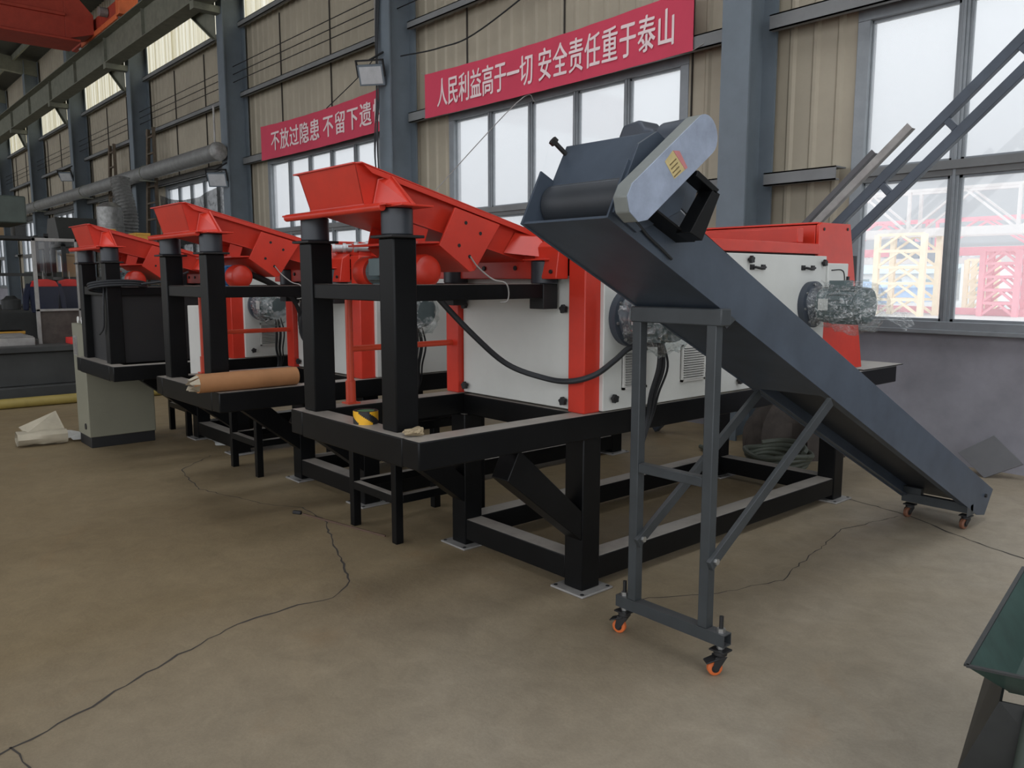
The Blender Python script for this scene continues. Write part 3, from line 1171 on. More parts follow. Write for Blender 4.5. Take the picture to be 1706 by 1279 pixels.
    for gx in (-3.05, -3.2, -3.4):
        cp.yz([(2.06, 1.71), (2.14, 1.71), (2.16, bot(2.16) - 0.012), (2.08, bot(2.08) - 0.012)], gx, gx + 0.008)
    B(cp, 'motor_mount', RED, root)
    my, mz = 2.135, 1.580
    mo = MB()
    mo.lathe((-3.46, my, mz), X, [(0, 0.055), (0.02, 0.066), (0.33, 0.066), (0.35, 0.055)], 28)
    for k in range(12):
        t = 2 * math.pi * k / 12
        c, s_ = math.cos(t), math.sin(t)
        mo.beam((-3.42, my + 0.068 * c, mz + 0.068 * s_), (-3.16, my + 0.068 * c, mz + 0.068 * s_), 0.007, 0.014, up=(0, c, s_))
    mo.box(-3.34, -3.22, my - 0.11, my - 0.05, mz - 0.02, mz + 0.06)
    mot = B(mo, 'vibration_motor', BLUE if colourmotor else MOTORG, root, 0.002)
    for p0, dd in (((-3.115, my, mz), X), ((-3.455, my, mz), -X)):
        cap = MB()
        cap.lathe(p0, dd, [(0, 0.072), (0.02, 0.077), (0.085, 0.077), (0.105, 0.070), (0.118, 0.05), (0.122, 0.0)], 30)
        B(cap, 'end_cover', RED, mot, label='glossy red end cover')
    return root


MW = ['long separator machine with white doors, nearest the camera behind the inclined conveyor',
      'middle separator machine of the row, kraft paper roll lying on its base',
      'farthest separator machine, black panel under its feeder, beside the tall white cabinet']
FW = ['large red vibrating trough feeder, nearest and highest in the picture',
      'red vibrating trough feeder second in the row, blue and red motor beneath it',
      'smallest looking red trough feeder, farthest left behind the other two']
for i, (dd, dz) in enumerate(((0.0, 0.0), (2.05, -0.022), (4.20, -0.045))):
    machine(dd, dz, [MW[i]], third=(i == 2))
    feeder(dd, dz, FW[i], colourmotor=(i == 1))

# dark open frames on legs between the machines
SW = ['low black square tube stand on the floor, left of the nearest machine',
      'low black square tube stand between the middle and the farthest machine',
      'low black square tube stand behind the tall white cabinet, farthest left']
for i, (sx, sy) in enumerate(((-4.41, 2.50), (-6.48, 2.57), (-8.52, 2.75))):
    t = thing('tube_stand', (sx + 0.26, sy + 0.35, 0), SW[i], 'stand')
    for lx in (sx, sx + 0.48):
        for ly in (sy, sy + 0.62):
            MB().box(lx, lx + 0.05, ly, ly + 0.05, 0, 0.72).build('leg', BLACK, t, 0.003)
    rl = MB()
    for z in (0.24, 0.66):
        for lx in (sx, sx + 0.48):
            rl.cut().box(lx, lx + 0.05, sy + 0.05, sy + 0.62, z, z + 0.05)
        for ly in (sy, sy + 0.62):
            rl.cut().box(sx + 0.05, sx + 0.48, ly, ly + 0.05, z, z + 0.05)
    rl.each('cross_rail', BLACK, t, 0.003)
    MB().box(sx - 0.01, sx + 0.54, sy - (0.4 if i == 1 else 0.01), sy + 0.68, 0.72, 0.735).build('top_plate', BLACK, t)

# ------------------------------------------------------------------ INCLINED CONVEYOR
cv = thing('belt_conveyor', (-1.98, 3.9, 0), 'grey inclined belt conveyor rolled up on casters beside the nearest machine', 'conveyor')
CXN, CXF = -1.78, -2.20
SL = -0.4765
PR = [(1.97, 1.745), (2.06, 1.935), (2.42, 1.735), (5.66, 0.215), (5.70, 0.19), (5.575, 0.045), (5.42, 0.055)]


def side_poly():
    return [(1.965, 1.742), (2.062, 1.935), (2.135, 1.900), (2.42, 1.742), (5.70, 0.195), (5.575, 0.048), (5.45, 0.072)]


for a, nm in ((CXN - 0.008, 'near'), (CXF, 'far')):
    sp = MB().yz(side_poly(), a, a + 0.008)
    s = sp.build('side_plate', CONV, cv, 0.001)
    fl = MB()
    z_at = lambda y: 1.742 + SL * (y - 1.965)
    ins = -1 if a > -2 else 1
    fl.hexa([(a, 3.5, z_at(3.5)), (a + 0.045 * ins, 3.5, z_at(3.5)), (a + 0.045 * ins, 5.3, z_at(5.3)), (a, 5.3, z_at(5.3)),
             (a, 3.5, z_at(3.5) + 0.006), (a + 0.045 * ins, 3.5, z_at(3.5) + 0.006), (a + 0.045 * ins, 5.3, z_at(5.3) + 0.006), (a, 5.3, z_at(5.3) + 0.006)])
    fl.build('flange', CONV, s)
pan = MB()
pan.hexa([(CXF + 0.008, 1.975, 1.742), (CXN - 0.008, 1.975, 1.742), (CXN - 0.008, 3.50, 1.011), (CXF + 0.008, 3.50, 1.011),
          (CXF + 0.008, 1.98, 1.750), (CXN - 0.008, 1.98, 1.750), (CXN - 0.008, 3.50, 1.019), (CXF + 0.008, 3.50, 1.019)])
pan.build('bottom_pan', CONV, cv)
bl = MB()
A = V((0, 2.128, 1.813)); Bq = V((0, 5.56, 0.178))
dirb = (Bq - A).normalized()
nb = V((0, -dirb.z, dirb.y))
if nb.z < 0:
    nb = -nb
loop = []
for k in range(13):
    t = math.pi * k / 12
    loop.append(A + (-dirb) * 0.075 * math.sin(t) + nb * 0.075 * math.cos(t))
for k in range(13):
    t = math.pi * k / 12
    loop.append(Bq + dirb * 0.06 * math.sin(t) - nb * 0.06 * math.cos(t))
n = len(loop)
vs = [(CXF + 0.014, p.y, p.z) for p in loop] + [(CXN - 0.014, p.y, p.z) for p in loop]
bl.add(vs, [(i, (i + 1) % n, n + (i + 1) % n, n + i) for i in range(n)])
bl.build('belt', mat('belt_rubber', (0.030, 0.034, 0.040), 0.5), cv)
MB().cyl((CXF + 0.01, A.y, A.z), (CXN - 0.01, A.y, A.z), 0.07).build('head_pulley', CONV, cv)
MB().cyl((CXF + 0.01, Bq.y, Bq.z), (CXN - 0.01, Bq.y, Bq.z), 0.055).build('tail_pulley', DSTEEL, cv)
# pale strip painting the highlight on the belt at the open head
sk = MB()
sk.box(CXF + 0.03, CXN - 0.07, 2.088, 2.112, 1.868, 1.878)
sk.build('highlight_strip', mat('highlight_grey', (0.10, 0.115, 0.13), 0.45), cv, 0.002)
# head hood
hd = MB()
hp = [(2.128, 1.905), (2.195, 2.035), (2.46, 1.915), (2.40, 1.765)]
hd.yz(hp, CXN - 0.008, CXN)
hd.yz(hp, CXF, CXF + 0.008)
hd.hexa([(CXF, 2.110, 1.875), (CXN, 2.110, 1.875), (CXN, 2.195, 2.035), (CXF, 2.195, 2.035),
         (CXF, 2.116, 1.872), (CXN, 2.116, 1.872), (CXN, 2.201, 2.032), (CXF, 2.201, 2.032)])
hd.hexa([(CXF, 2.195, 2.029), (CXN, 2.195, 2.029), (CXN, 2.46, 1.909), (CXF, 2.46, 1.909),
         (CXF, 2.195, 2.037), (CXN, 2.195, 2.037), (CXN, 2.46, 1.917), (CXF, 2.46, 1.917)])
hood = hd.build('head_hood', CONV, cv, 0.002)
# upright side cheek between hood and guard
ck = MB().yz([(1.985, 1.76), (2.10, 1.985), (2.195, 2.035), (2.40, 1.94), (2.33, 1.78), (2.10, 1.70)], CXN, CXN + 0.01)
ck.build('cheek_plate', CONV, cv, 0.001)
b = MB()
b.cyl((CXF + 0.02, 2.205, 1.985), (CXF + 0.0, 2.135, 2.045), 0.009, seg=10)
b.cyl((CXF + 0.001, 2.138, 2.042), (CXF - 0.003, 2.125, 2.053), 0.017, seg=6)
b.build('tension_bolt', KNOB, cv)
# chain guard: rounded oblong casing
gd = MB()
P0, P1 = V((0, 1.99, 1.785)), V((0, 2.325, 2.025))
ax = (P1 - P0).normalized(); pn_ = V((0, -ax.z, ax.y))
prof = []
for k in range(13):
    t = -math.pi / 2 + math.pi * k / 12
    prof.append(P1 + ax * 0.062 * math.cos(t) + pn_ * 0.068 * math.sin(t))
for k in range(5):
    t = math.pi / 2 + math.pi * k / 4
    prof.append(P0 + ax * 0.058 * math.cos(t) + pn_ * 0.066 * math.sin(t))
gd.prism([(-1.728, p.y, p.z) for p in prof], (0.058, 0, 0))
gu_ = gd.build('chain_guard', [GUARDE], cv, 0.004)
fc = MB().prism([(-1.670, p.y, p.z) for p in prof], (0.003, 0, 0)).build('guard_cover', GUARD, gu_, 0.001, label='pale blue grey cover sheet')
st = MB()
c0 = P0.lerp(P1, 0.52)


def gp(u, v, x):
    p = c0 + ax * u + pn_ * v
    return (x, p.y, p.z)


st.cur = 0
sq = [(-0.030, 0.036), (0.048, 0.030), (0.026, -0.050), (-0.052, -0.044)]
q = MB()
q.prism([gp(u, v, -1.667) for u, v in [(0.012, 0.048), (0.040, 0.030), (0.048, -0.036), (-0.030, -0.030), (-0.042, 0.040)]], (0.001, 0, 0))
stk = q.build('warning_sticker', STICK, fc)
q = MB()
q.prism([gp(u, v, -1.666) for u, v in [(0.012, 0.048), (0.040, 0.030), (0.048, -0.036), (0.034, -0.034)]], (0.001, 0, 0))
q.build('red_edge', STICKR, fc)
q = MB()
for k in range(4):
    v = 0.02 - 0.014 * k
    q.prism([gp(u, v_, -1.666) for u, v_ in [(-0.028, v), (0.012, v), (0.012, v - 0.004), (-0.028, v - 0.004)]], (0.001, 0, 0))
q.build('print_lines', INK, fc)
# angle bracket carrying the guard
bk = MB()
bk.hexa([(-1.782, 2.085, 1.775), (-1.70, 2.085, 1.775), (-1.70, 2.325, 1.672), (-1.782, 2.325, 1.672),
         (-1.782, 2.088, 1.784), (-1.70, 2.088, 1.784), (-1.70, 2.328, 1.681), (-1.782, 2.328, 1.681)])
bk.hexa([(-1.72, 2.24, 1.700), (-1.66, 2.24, 1.700), (-1.66, 2.365, 1.850), (-1.72, 2.365, 1.850),
         (-1.72, 2.31, 1.675), (-1.66, 2.31, 1.675), (-1.66, 2.405, 1.835), (-1.72, 2.405, 1.835)])
bk.hexa([(-1.72, 2.265, 1.885), (-1.66, 2.265, 1.885), (-1.66, 2.38, 1.835), (-1.72, 2.38, 1.835),
         (-1.72, 2.275, 1.905), (-1.66, 2.275, 1.905), (-1.66, 2.40, 1.850), (-1.72, 2.40, 1.850)])
bko = bk.build('guard_bracket', BLACK, cv, 0.002)
b = MB()
for yy, zz in ((2.10, 1.783), (2.27, 1.711), (2.30, 1.698)):
    b.cyl((-1.73, yy, zz), (-1.73, yy + 0.005, zz + 0.012), 0.010, seg=6)
b.build('bolt', STEEL, bko)
MB().tube(smooth([(-1.778, 2.02, 1.77), (-1.772, 2.08, 1.745), (-1.772, 2.16, 1.69), (-1.772, 2.24, 1.645), (-1.772, 2.29, 1.615)], 6), 0.005, 8).build('motor_cable', RUBBER, cv)
# drive motor on the hood
dm = MB()
dm.xz([(-2.125, 1.96), (-2.125, 2.085), (-2.105, 2.125), (-2.025, 2.135), (-2.0, 2.10), (-1.96, 2.095), (-1.93, 1.96)], 2.40, 2.52)
dmo = dm.build('gear_box', MOTORB, cv, 0.012)
MB().lathe((-1.955, 2.46, 2.04), X, [(0, 0.05), (0.02, 0.078), (0.15, 0.080), (0.18, 0.06)], 26).build('drive_motor', MOTORB, cv)
m = MB()
m.box(-2.02, -1.985, 2.385, 2.405, 2.03, 2.075)
m.cyl((-1.975, 2.40, 2.05), (-1.955, 2.39, 2.035), 0.016)
m.build('rating_plate', DSTEEL, dmo)
# support frame on casters
LX0, LX1 = -2.165, -1.80
for lx in (LX0, LX1):
    MB().box(lx - 0.022, lx + 0.022, 2.578, 2.622, 0.175, 1.39).build('leg', CONVL, cv, 0.003)
MB().box(LX0 - 0.03, LX1 + 0.045, 2.575, 2.640, 1.370, 1.435).build('top_bar', CONVL, cv, 0.005)
MB().box(LX0 + 0.022, LX1 - 0.022, 2.580, 2.620, 0.740, 0.780).build('cross_bar', CONVL, cv, 0.003)
bb = MB()
x0, x1 = LX0 - 0.085, LX1 + 0.105
w_ = 0.004
bb.box(x0, x1, 2.575, 2.625, 0.171, 0.175)
bb.box(x0, x1, 2.575, 2.625, 0.125, 0.129)
bb.box(x0, x1, 2.575, 2.579, 0.129, 0.171)
bb.box(x0, x1, 2.621, 2.625, 0.129, 0.171)
bb.build('bottom_bar', CONVL, cv)
for lx, sg in ((LX0, -1), (LX1, 1)):
    xx = lx + 0.028 * sg * (1 if sg > 0 else -1) if sg > 0 else lx + 0.028
    br = MB().beam((xx, 2.575, 0.435), (xx, 3.47, 0.995), 0.020, 0.045)
    bo = br.build('diagonal_brace', CONVL, cv, 0.002)
    MB().cyl((xx + 0.008, 2.60, 0.452), (xx + 0.022, 2.60, 0.452), 0.013, seg=6).build('bolt', STEEL, bo)
# head end gusset where the top bar meets the near side plate
MB().prism([(CXN, 2.60, 1.437), (CXN, 2.70, 1.392), (CXN, 2.64, 1.36), (CXN, 2.575, 1.40)], (0.006, 0, 0)).build('gusset', CONVL, cv)


def caster(cx, cy, wr, ztop, ang, parent, stem=True, big=True, wm=None):
    ca = MB()
    ca.box(cx - 0.034, cx + 0.034, cy - 0.03, cy + 0.03, ztop - 0.026, ztop - 0.019)
    ca.lathe((cx, cy, ztop - 0.045), Z, [(0, 0.02), (0.004, 0.027), (0.014, 0.027), (0.02, 0.02)], 20)
    u = V((math.cos(ang), math.sin(ang), 0)); s = V((-u.y, u.x, 0))
    wc = V((cx, cy, wr)) + u * 0.022
    for sg in (-1, 1):
        p = V((cx, cy, 0)) + s * 0.019 * sg
        ca.prism([p + u * -0.022 + Z * (ztop - 0.044), p + u * 0.026 + Z * (ztop - 0.044), p + u * 0.036 + Z * (wr + 0.005), p + u * 0.022 + Z * (wr - 0.012), p + u * 0.010 + Z * (wr)], s * 0.003 * sg)
    c = ca.build('caster', KNOB, parent, 0.001)
    MB().lathe(wc - s * 0.014, s, [(0, wr - 0.012), (0.002, wr - 0.003), (0.006, wr), (0.022, wr), (0.026, wr - 0.003), (0.028, wr - 0.012)], 28).build('wheel', wm or ORANGE, c, label='orange caster wheel' if big else None)
    MB().lathe(wc - s * 0.016, s, [(0, 0.008), (0.001, wr - 0.014), (0.031, wr - 0.014), (0.032, 0.008)], 20).build('wheel_hub', KNOB, c)
    if big:
        bk = MB()
        e = V((cx, cy, ztop - 0.05))
        bk.prism([e + u * 0.0 + s * 0.026, e - u * 0.0 - s * 0.026, e + u * 0.062 - s * 0.022 - Z * 0.022, e + u * 0.062 + s * 0.022 - Z * 0.022], Z * 0.006)
        bk.build('brake_pedal', KNOB, c, 0.002)
    if stem:
        MB().cyl((cx, cy, ztop + 0.052), (cx, cy, ztop + 0.115), 0.0085, seg=12).build('threaded_stem', KNOB, c)
        MB().cyl((cx, cy, ztop + 0.050), (cx, cy, ztop + 0.066), 0.017, seg=6).build('hex_nut', STEEL, c)
        MB().cyl((cx, cy, ztop - 0.018), (cx, cy, ztop), 0.015, seg=6).build('hex_nut', STEEL, c)
    return c


caster(LX0 - 0.055, 2.60, 0.030, 0.125, math.radians(200), cv)
caster(LX1 + 0.075, 2.60, 0.030, 0.125, math.radians(235), cv)
# tail wheels
tb = MB()
tb.box(CXF - 0.0, CXN - 0.0, 5.33, 5.375, 0.100, 0.158)
tb.box(CXF, CXF + 0.12, 5.33, 5.375, 0.158, 0.20)
tb.yz([(5.28, 0.175), (5.42, 0.11), (5.42, 0.09), (5.28, 0.09)], CXN - 0.004, CXN + 0.0)
tb.build('tail_bar', CONVL, cv, 0.003)
caster(CXF + 0.05, 5.35, 0.032, 0.105, math.radians(260), cv, False, False, mat('worn_wheel', (0.16, 0.065, 0.035), 0.6))
caster(CXN - 0.03, 5.35, 0.032, 0.105, math.radians(260), cv, False, False, mat('worn_wheel', (0.16, 0.065, 0.035), 0.6))
MB().cyl((CXN, 5.56, 0.178), (CXN + 0.012, 5.56, 0.178), 0.012, seg=8).build('bolt', KNOB, cv)
# ------------------------------------------------------------------ THINGS AROUND THE MACHINES
# striped tape roll on the base of the nearest machine
tp = thing('tape_roll', (-3.16, 1.875, 0.90), 'yellow and black striped tape roll standing on the nearest machine base', 'tape')
m = MB()
seg, R, r0 = 48, 0.060, 0.044
rows = 12
vs = []
for j in range(rows + 1):
    z = 0.90 + 0.058 * j / rows
    for k in range(seg):
        t = 2 * math.pi * k / seg
        vs.append((-3.145 + R * math.cos(t), 1.875 + R * 0.92 * math.sin(t), z))
for j in range(rows):
    for k in range(seg):
        k2 = (k + 1) % seg
        m.cur = 1 if ((k + j * 0.9) % 16) < 7 else 0
        m.add([], [])
        m.f.append([j * seg + k, j * seg + k2, (j + 1) * seg + k2, (j + 1) * seg + k])
        m.mi.append(m.cur)
m.v = [V(p) for p in vs]
b0 = len(m.v)
m.cur = 0
inner = []
for z in (0.90, 0.958):
    for k in range(seg):
        t = 2 * math.pi * k / seg
        inner.append((-3.145 + r0 * math.cos(t), 1.875 + r0 * 0.92 * math.sin(t), z))
m.v += [V(p) for p in inner]
for k in range(seg):
    k2 = (k + 1) % seg
    m.f.append([rows * seg + k, rows * seg + k2, b0 + seg + k2, b0 + seg + k]); m.mi.append(1)
    m.f.append([k2, k, b0 + k, b0 + k2]); m.mi.append(1)
    m.f.append([b0 + k2, b0 + k, b0 + seg + k, b0 + seg + k2]); m.mi.append(1)
m.build('tape', [YEL, KNOB], tp)
MB().lathe((-3.145, 1.875, 0.902), Z, [(0, 0.034), (0, 0.0395), (0.054, 0.0395), (0.054, 0.034)], 30).build('cardboard_core', GREENC, tp)
# rope scrap by post
m = MB()
for k in range(3):
    pts = []
    for q in range(9):
        pts.append((-2.76 + random.uniform(-.055, .055), 1.87 + random.uniform(-.04, .04), 0.908 + random.uniform(0, 0.022)))
    m.tube(smooth(pts, 4), 0.006, 6)
tag(m.build('string_tangle', mat('string', (0.34, 0.27, 0.17), 0.9)), 'small tangle of tan string at the foot of the nearest feeder post', 'string')
# kraft roll on the middle machine
kr = thing('paper_roll', (-4.735, 1.95, 0.878), 'brown kraft paper roll lying on the middle machine base', 'paper roll')
MB().lathe((-4.735, 1.70, 0.936), Y, [(0, 0.050), (0.0, 0.056), (0.30, 0.058), (0.62, 0.057), (0.62, 0.048), (0.60, 0.044)], 28).build('roll', KRAFT, kr)
m = MB()
for k in range(7):
    t = 2 * math.pi * k / 7
    c, s = math.cos(t), math.sin(t)
    m.prism([(-4.735 + 0.052 * c, 1.70, 0.936 + 0.052 * s), (-4.735 + 0.05 * math.cos(t + .8), 1.70, 0.936 + 0.05 * math.sin(t + .8)),
             (-4.735 + 0.035 * math.cos(t + .5) + random.uniform(-.02, .02), 1.635 + random.uniform(-.02, .02), 0.93 + 0.035 * math.sin(t + .5)),
             (-4.735 + 0.03 * c, 1.655, 0.936 + 0.03 * s)], (0.0015, 0.001, 0.0015))
m.build('torn_end', PAPER, kr)
# white cabinets
cb = thing('control_cabinet', (-8.2, 2.16, 0), 'tall pale grey control cabinet on black plinth, beside the farthest machine', 'cabinet')
MB().box(-8.40, -8.0, 1.88, 2.46, 0.10, 1.135).build('body', CABW, cb, 0.006)
MB().box(-8.39, -8.01, 1.89, 2.45, 0.0, 0.10).build('plinth', BLACKP, cb, 0.003)
m = MB()
m.box(-8.33, -8.23, 1.872, 1.880, 0.84, 1.02)
for k in range(12):
    z = 0.85 + k * 0.0138
    m.prism([(-8.325, 1.872, z + 0.011), (-8.325, 1.862, z + 0.002), (-8.325, 1.872, z)], (0.09, 0, 0))
m.build('vent', DSTEEL, cb)
for ex, ey in ((-8.36, 1.93), (-8.22, 1.93), (-8.04, 1.93), (-8.04, 2.40)):
    m = MB()
    m.ringt((ex, ey, 1.168), Y, 0.021, 0.007, 20, 8)
    m.cyl((ex, ey, 1.135), (ex, ey, 1.15), 0.010, seg=12)
    m.build('lifting_eye', PLASTICW, cb)
MB().cyl((-8.12, 1.88, 0.19), (-8.12, 1.872, 0.19), 0.028, seg=20).build('cable_gland', KNOB, cb)
cb2 = thing('control_box', (-6.1, 2.45, 0.735), 'white control box standing between the middle and the farthest machine', 'cabinet')
MB().box(-6.23, -6.00, 2.19, 2.40, 0.737, 1.345).build('body', VENT, cb2, 0.006)
m = MB().box(-6.000, -5.986, 2.20, 2.39, 0.76, 1.325)
m.build('door', VENT, cb2, 0.004)
MB().box(-5.986, -5.978, 2.35, 2.37, 1.0, 1.06).build('handle', KNOB, cb2)
# wires tied through the bracket holes
for dd, dz, lab in ((0, 0, 'thin tie wire hanging from the nearest feeder bracket hole'), (2.05, -0.022, 'thin tie wire hanging from the middle feeder bracket hole')):
    m = MB()
    m.tube(smooth([(-2.957 - dd, 2.335, 1.648 + dz), (-2.945 - dd, 2.37, 1.60 + dz), (-2.90 - dd, 2.42, 1.545 + dz), (-2.845 - dd, 2.45, 1.528 + dz), (-2.838 - dd, 2.465, 1.49 + dz), (-2.842 - dd, 2.46, 1.445 + dz), (-2.87 - dd, 2.44, 1.438 + dz)], 5), 0.0035, 6)
    tag(m.build('tie_wire', DSTEEL), lab, 'wire')
# thick supply cable sagging across the white end panel
m = MB()
m.tube(smooth([(-3.12, 2.18, 1.56), (-3.10, 2.24, 1.47), (-3.03, 2.40, 1.285), (-2.98, 2.58, 1.13), (-2.84, 2.70, 1.065), (-2.70, 2.735, 1.06), (-2.60, 2.80, 1.095), (-2.565, 2.90, 1.16), (-2.545, 2.98, 1.215), (-2.50, 3.05, 1.232), (-2.45, 3.08, 1.235)], 8), 0.014, 10)
tag(m.build('supply_cable', RUBBER), 'thick black cable sagging across the white end panel of the nearest machine', 'cable')
# coiled cables on the middle and far stands
m = MB()
for k in range(4):
    pts = []
    for q in range(26):
        t = 2 * math.pi * q / 25
        pts.append((-5.30 + 0.02 * k + 0.02 * math.sin(3 * t), 2.72 + (0.075 + 0.008 * k) * math.cos(t), 1.30 - 0.02 * k + (0.14 + 0.012 * k) * math.sin(t)))
    m.tube(pts, 0.014, 8)
m.tube(smooth([(-5.25, 2.2, 1.60), (-5.22, 2.42, 1.50), (-5.25, 2.62, 1.42), (-5.28, 2.70, 1.3), (-5.3, 2.72, 1.05), (-5.32, 2.70, 0.9)], 6), 0.014, 8)
m.tube(smooth([(-5.20, 2.2, 1.60), (-5.17, 2.38, 1.52), (-5.2, 2.55, 1.40), (-5.26, 2.66, 1.22), (-5.3, 2.76, 1.12)], 6), 0.014, 8)
tag(m.build('cable_coil', RUBBER), 'black cable coil hanging under the middle feeder', 'cable')
m = MB()
for k in range(3):
    pts = []
    for q in range(26):
        t = 2 * math.pi * q / 25
        pts.append((-7.05 + 0.010 * k + 0.10 * math.cos(t) - 0.06, 1.95 + 0.22 * math.sin(t), 1.50 - 0.018 * k + 0.03 * math.cos(t)))
    m.tube(pts, 0.010, 8)
m.tube(smooth([(-7.10, 1.84, 1.47), (-7.10, 1.83, 1.3), (-7.13, 1.83, 1.15), (-7.22, 1.82, 1.09)], 6), 0.007, 8)
m.tube(smooth([(-7.0, 2.1, 1.50), (-6.98, 2.3, 1.53), (-7.05, 2.5, 1.6)], 6), 0.010, 8)
tag(m.build('cable_coil', RUBBER), 'black cable looped over the stand rail of the farthest feeder', 'cable')
# galvanised fittings lying on the middle machine
for k, (fx, fy, lab) in enumerate(((-4.93, 2.81, 'leftmost of the three galvanised pipe fittings on the middle machine'), (-4.82, 2.83, 'middle of the three galvanised pipe fittings on the middle machine'), (-4.71, 2.85, 'rightmost of the three galvanised pipe fittings on the middle machine'))):
    m = MB()
    z = 1.72 + 0.03
    m.tube(smooth([(fx - 0.03, fy - 0.06, z), (fx, fy, z + 0.0), (fx + 0.05, fy + 0.05, z + 0.012)], 6), 0.026, 14)
    m.lathe((fx - 0.03, fy - 0.06, z), V((-0.45, -0.9, 0)), [(0, 0.032), (0.02, 0.032), (0.02, 0.02)], 16)
    m.lathe((fx + 0.05, fy + 0.05, z + 0.012), V((0.7, 0.7, 0.1)), [(0, 0.032), (0.02, 0.032), (0.02, 0.02)], 16)
    tag(m.build('pipe_fitting', GALV), lab, 'fitting', 'galvanised fittings on the middle machine')
# ---- things on the floor
m = MB()
pts = [(-8.52, 1.44, 0), (-8.36, 1.63, 0), (-8.33, 1.66, 0.11), (-8.40, 1.58, 0.19), (-8.55, 1.50, 0.13)]
pb = thing('paper_bundle', (-8.42, 1.55, 0), 'crumpled cream paper bundle on the floor left of the tall cabinet', 'paper')
b = MB()
cs, rs = [], []
for i in range(7):
    t = i / 6
    c = V((-8.50 + 0.05 * t, 1.38 + 0.40 * t, 0.075))
    row = []
    for k in range(14):
        a = 2 * math.pi * k / 14
        rr = 0.07 * (1 + random.uniform(-.15, .15))
        row.append(c + V((math.cos(a) * rr * 1.2, 0, math.sin(a) * rr * 0.9)))
    cs.append(row)
vs = [p for row in cs for p in row]
fs = [(i * 14 + k, i * 14 + (k + 1) % 14, (i + 1) * 14 + (k + 1) % 14, (i + 1) * 14 + k) for i in range(6) for k in range(14)]
b.add(vs, fs)
b.build('roll', PAPER, pb)
b = MB()
b.prism([(-8.47, 1.45, 0.12), (-8.50, 1.78, 0.13), (-8.62, 1.74, 0.29), (-8.60, 1.42, 0.17)], (0.002, 0, 0.002))
b.build('loose_sheet', PAPER, pb)
m = MB()
vs = []
for i in range(6):
    for j in range(6):
        vs.append((-8.79 + 0.07 * i + random.uniform(-.02, .02), 1.82 + 0.075 * j + random.uniform(-.02, .02), max(0.003, random.uniform(0.0, 0.10) * math.sin(math.pi * i / 5) + 0.02)))
m.add(vs, [(i * 6 + j, i * 6 + j + 1, (i + 1) * 6 + j + 1, (i + 1) * 6 + j) for i in range(5) for j in range(5)])
m.v += [p - V((0, 0, 0.003)) for p in m.v]
tag(m.build('plastic_sheet', PLASTICW), 'rumpled white plastic film between the paper bundle and the tall cabinet', 'plastic film')
m = MB()
m.tube([(-11.15, -1.2, 0.062), (-11.13, 1.6, 0.062), (-11.10, 4.2, 0.062)], 0.06, 18)
tag(m.build('floor_pipe', YPIPE), 'long olive yellow pipe lying on the floor before the machine tool', 'pipe')
m = MB().beam((-4.87, 2.335, 0.012), (-4.815, 2.365, 0.012), 0.022, 0.022)
tag(m.build('rubber_stub', KNOB, None, 0.004), 'short black stub on the floor left of the tube stands', 'stub')
m = MB().beam((-4.80, 2.37, 0.006), (-4.05, 2.53, 0.006), 0.010, 0.010)
tag(m.build('steel_rod', mat('rusty_rod', (0.10, 0.06, 0.04), 0.8)), 'thin rusty rod lying on the floor under the nearest tube stand', 'rod')
# crumpled white bits under the row
m = MB()
vs = []
for i in range(6):
    for j in range(4):
        vs.append((-7.62 + 0.06 * i + random.uniform(-.02, .02), 2.80 + 0.07 * j + random.uniform(-.02, .02), random.uniform(0.004, 0.035)))
m.add(vs, [(i * 4 + j, i * 4 + j + 1, (i + 1) * 4 + j + 1, (i + 1) * 4 + j) for i in range(5) for j in range(3)])
tag(m.build('film_scrap', PLASTICW), 'white film scrap on the floor by the legs of the farthest tube stand', 'plastic film')

# hose coil and tarpaulin bundle by the wall end of the nearest machine
m = MB()
for k in range(4):
    pts = []
    for q in range(41):
        t = 2 * math.pi * q / 40
        pts.append((-3.47 + (0.22 + 0.015 * k) * math.cos(t) + 0.02 * math.sin(2 * t), 5.93 + (0.22 + 0.012 * k) * math.sin(t), 0.028 + 0.034 * k + 0.012 * math.sin(t * 3 + k)))
    m.tube(pts, 0.021, 8)
m.tube(smooth([(-3.24, 5.95, 0.15), (-3.28, 6.05, 0.17), (-3.40, 6.12, 0.20), (-3.55, 6.12, 0.19), (-3.66, 6.02, 0.17)], 8), 0.021, 8)
m.tube(smooth([(-3.62, 5.76, 0.05), (-3.75, 5.74, 0.04), (-3.95, 5.85, 0.03), (-4.3, 6.05, 0.03)], 8), 0.021, 8)
tag(m.build('hose_coil', HOSE), 'olive hose coiled on the floor behind the nearest machine', 'hose')
m = MB()
nu, nv = 22, 14
vs = []
for i in range(nu):
    for j in range(nv):
        a = 2 * math.pi * i / nu
        t = j / (nv - 1)
        rr = (1 - t ** 2.2) * (1 + 0.16 * math.sin(7 * a + 3 * t) + 0.07 * math.sin(13 * a))
        vs.append((-3.72 + 0.42 * rr * math.cos(a), 6.62 + 0.36 * rr * math.sin(a), 0.62 * t ** 0.75 * (1 - 0.1 * math.sin(4 * a))))
m.add(vs, [(i * nv + j, ((i + 1) % nu) * nv + j, ((i + 1) % nu) * nv + j + 1, i * nv + j + 1) for i in range(nu) for j in range(nv - 1)])
tag(m.build('tarpaulin_bundle', TARP), 'dark heaped tarpaulin on the floor by the wall behind the hose', 'tarpaulin')
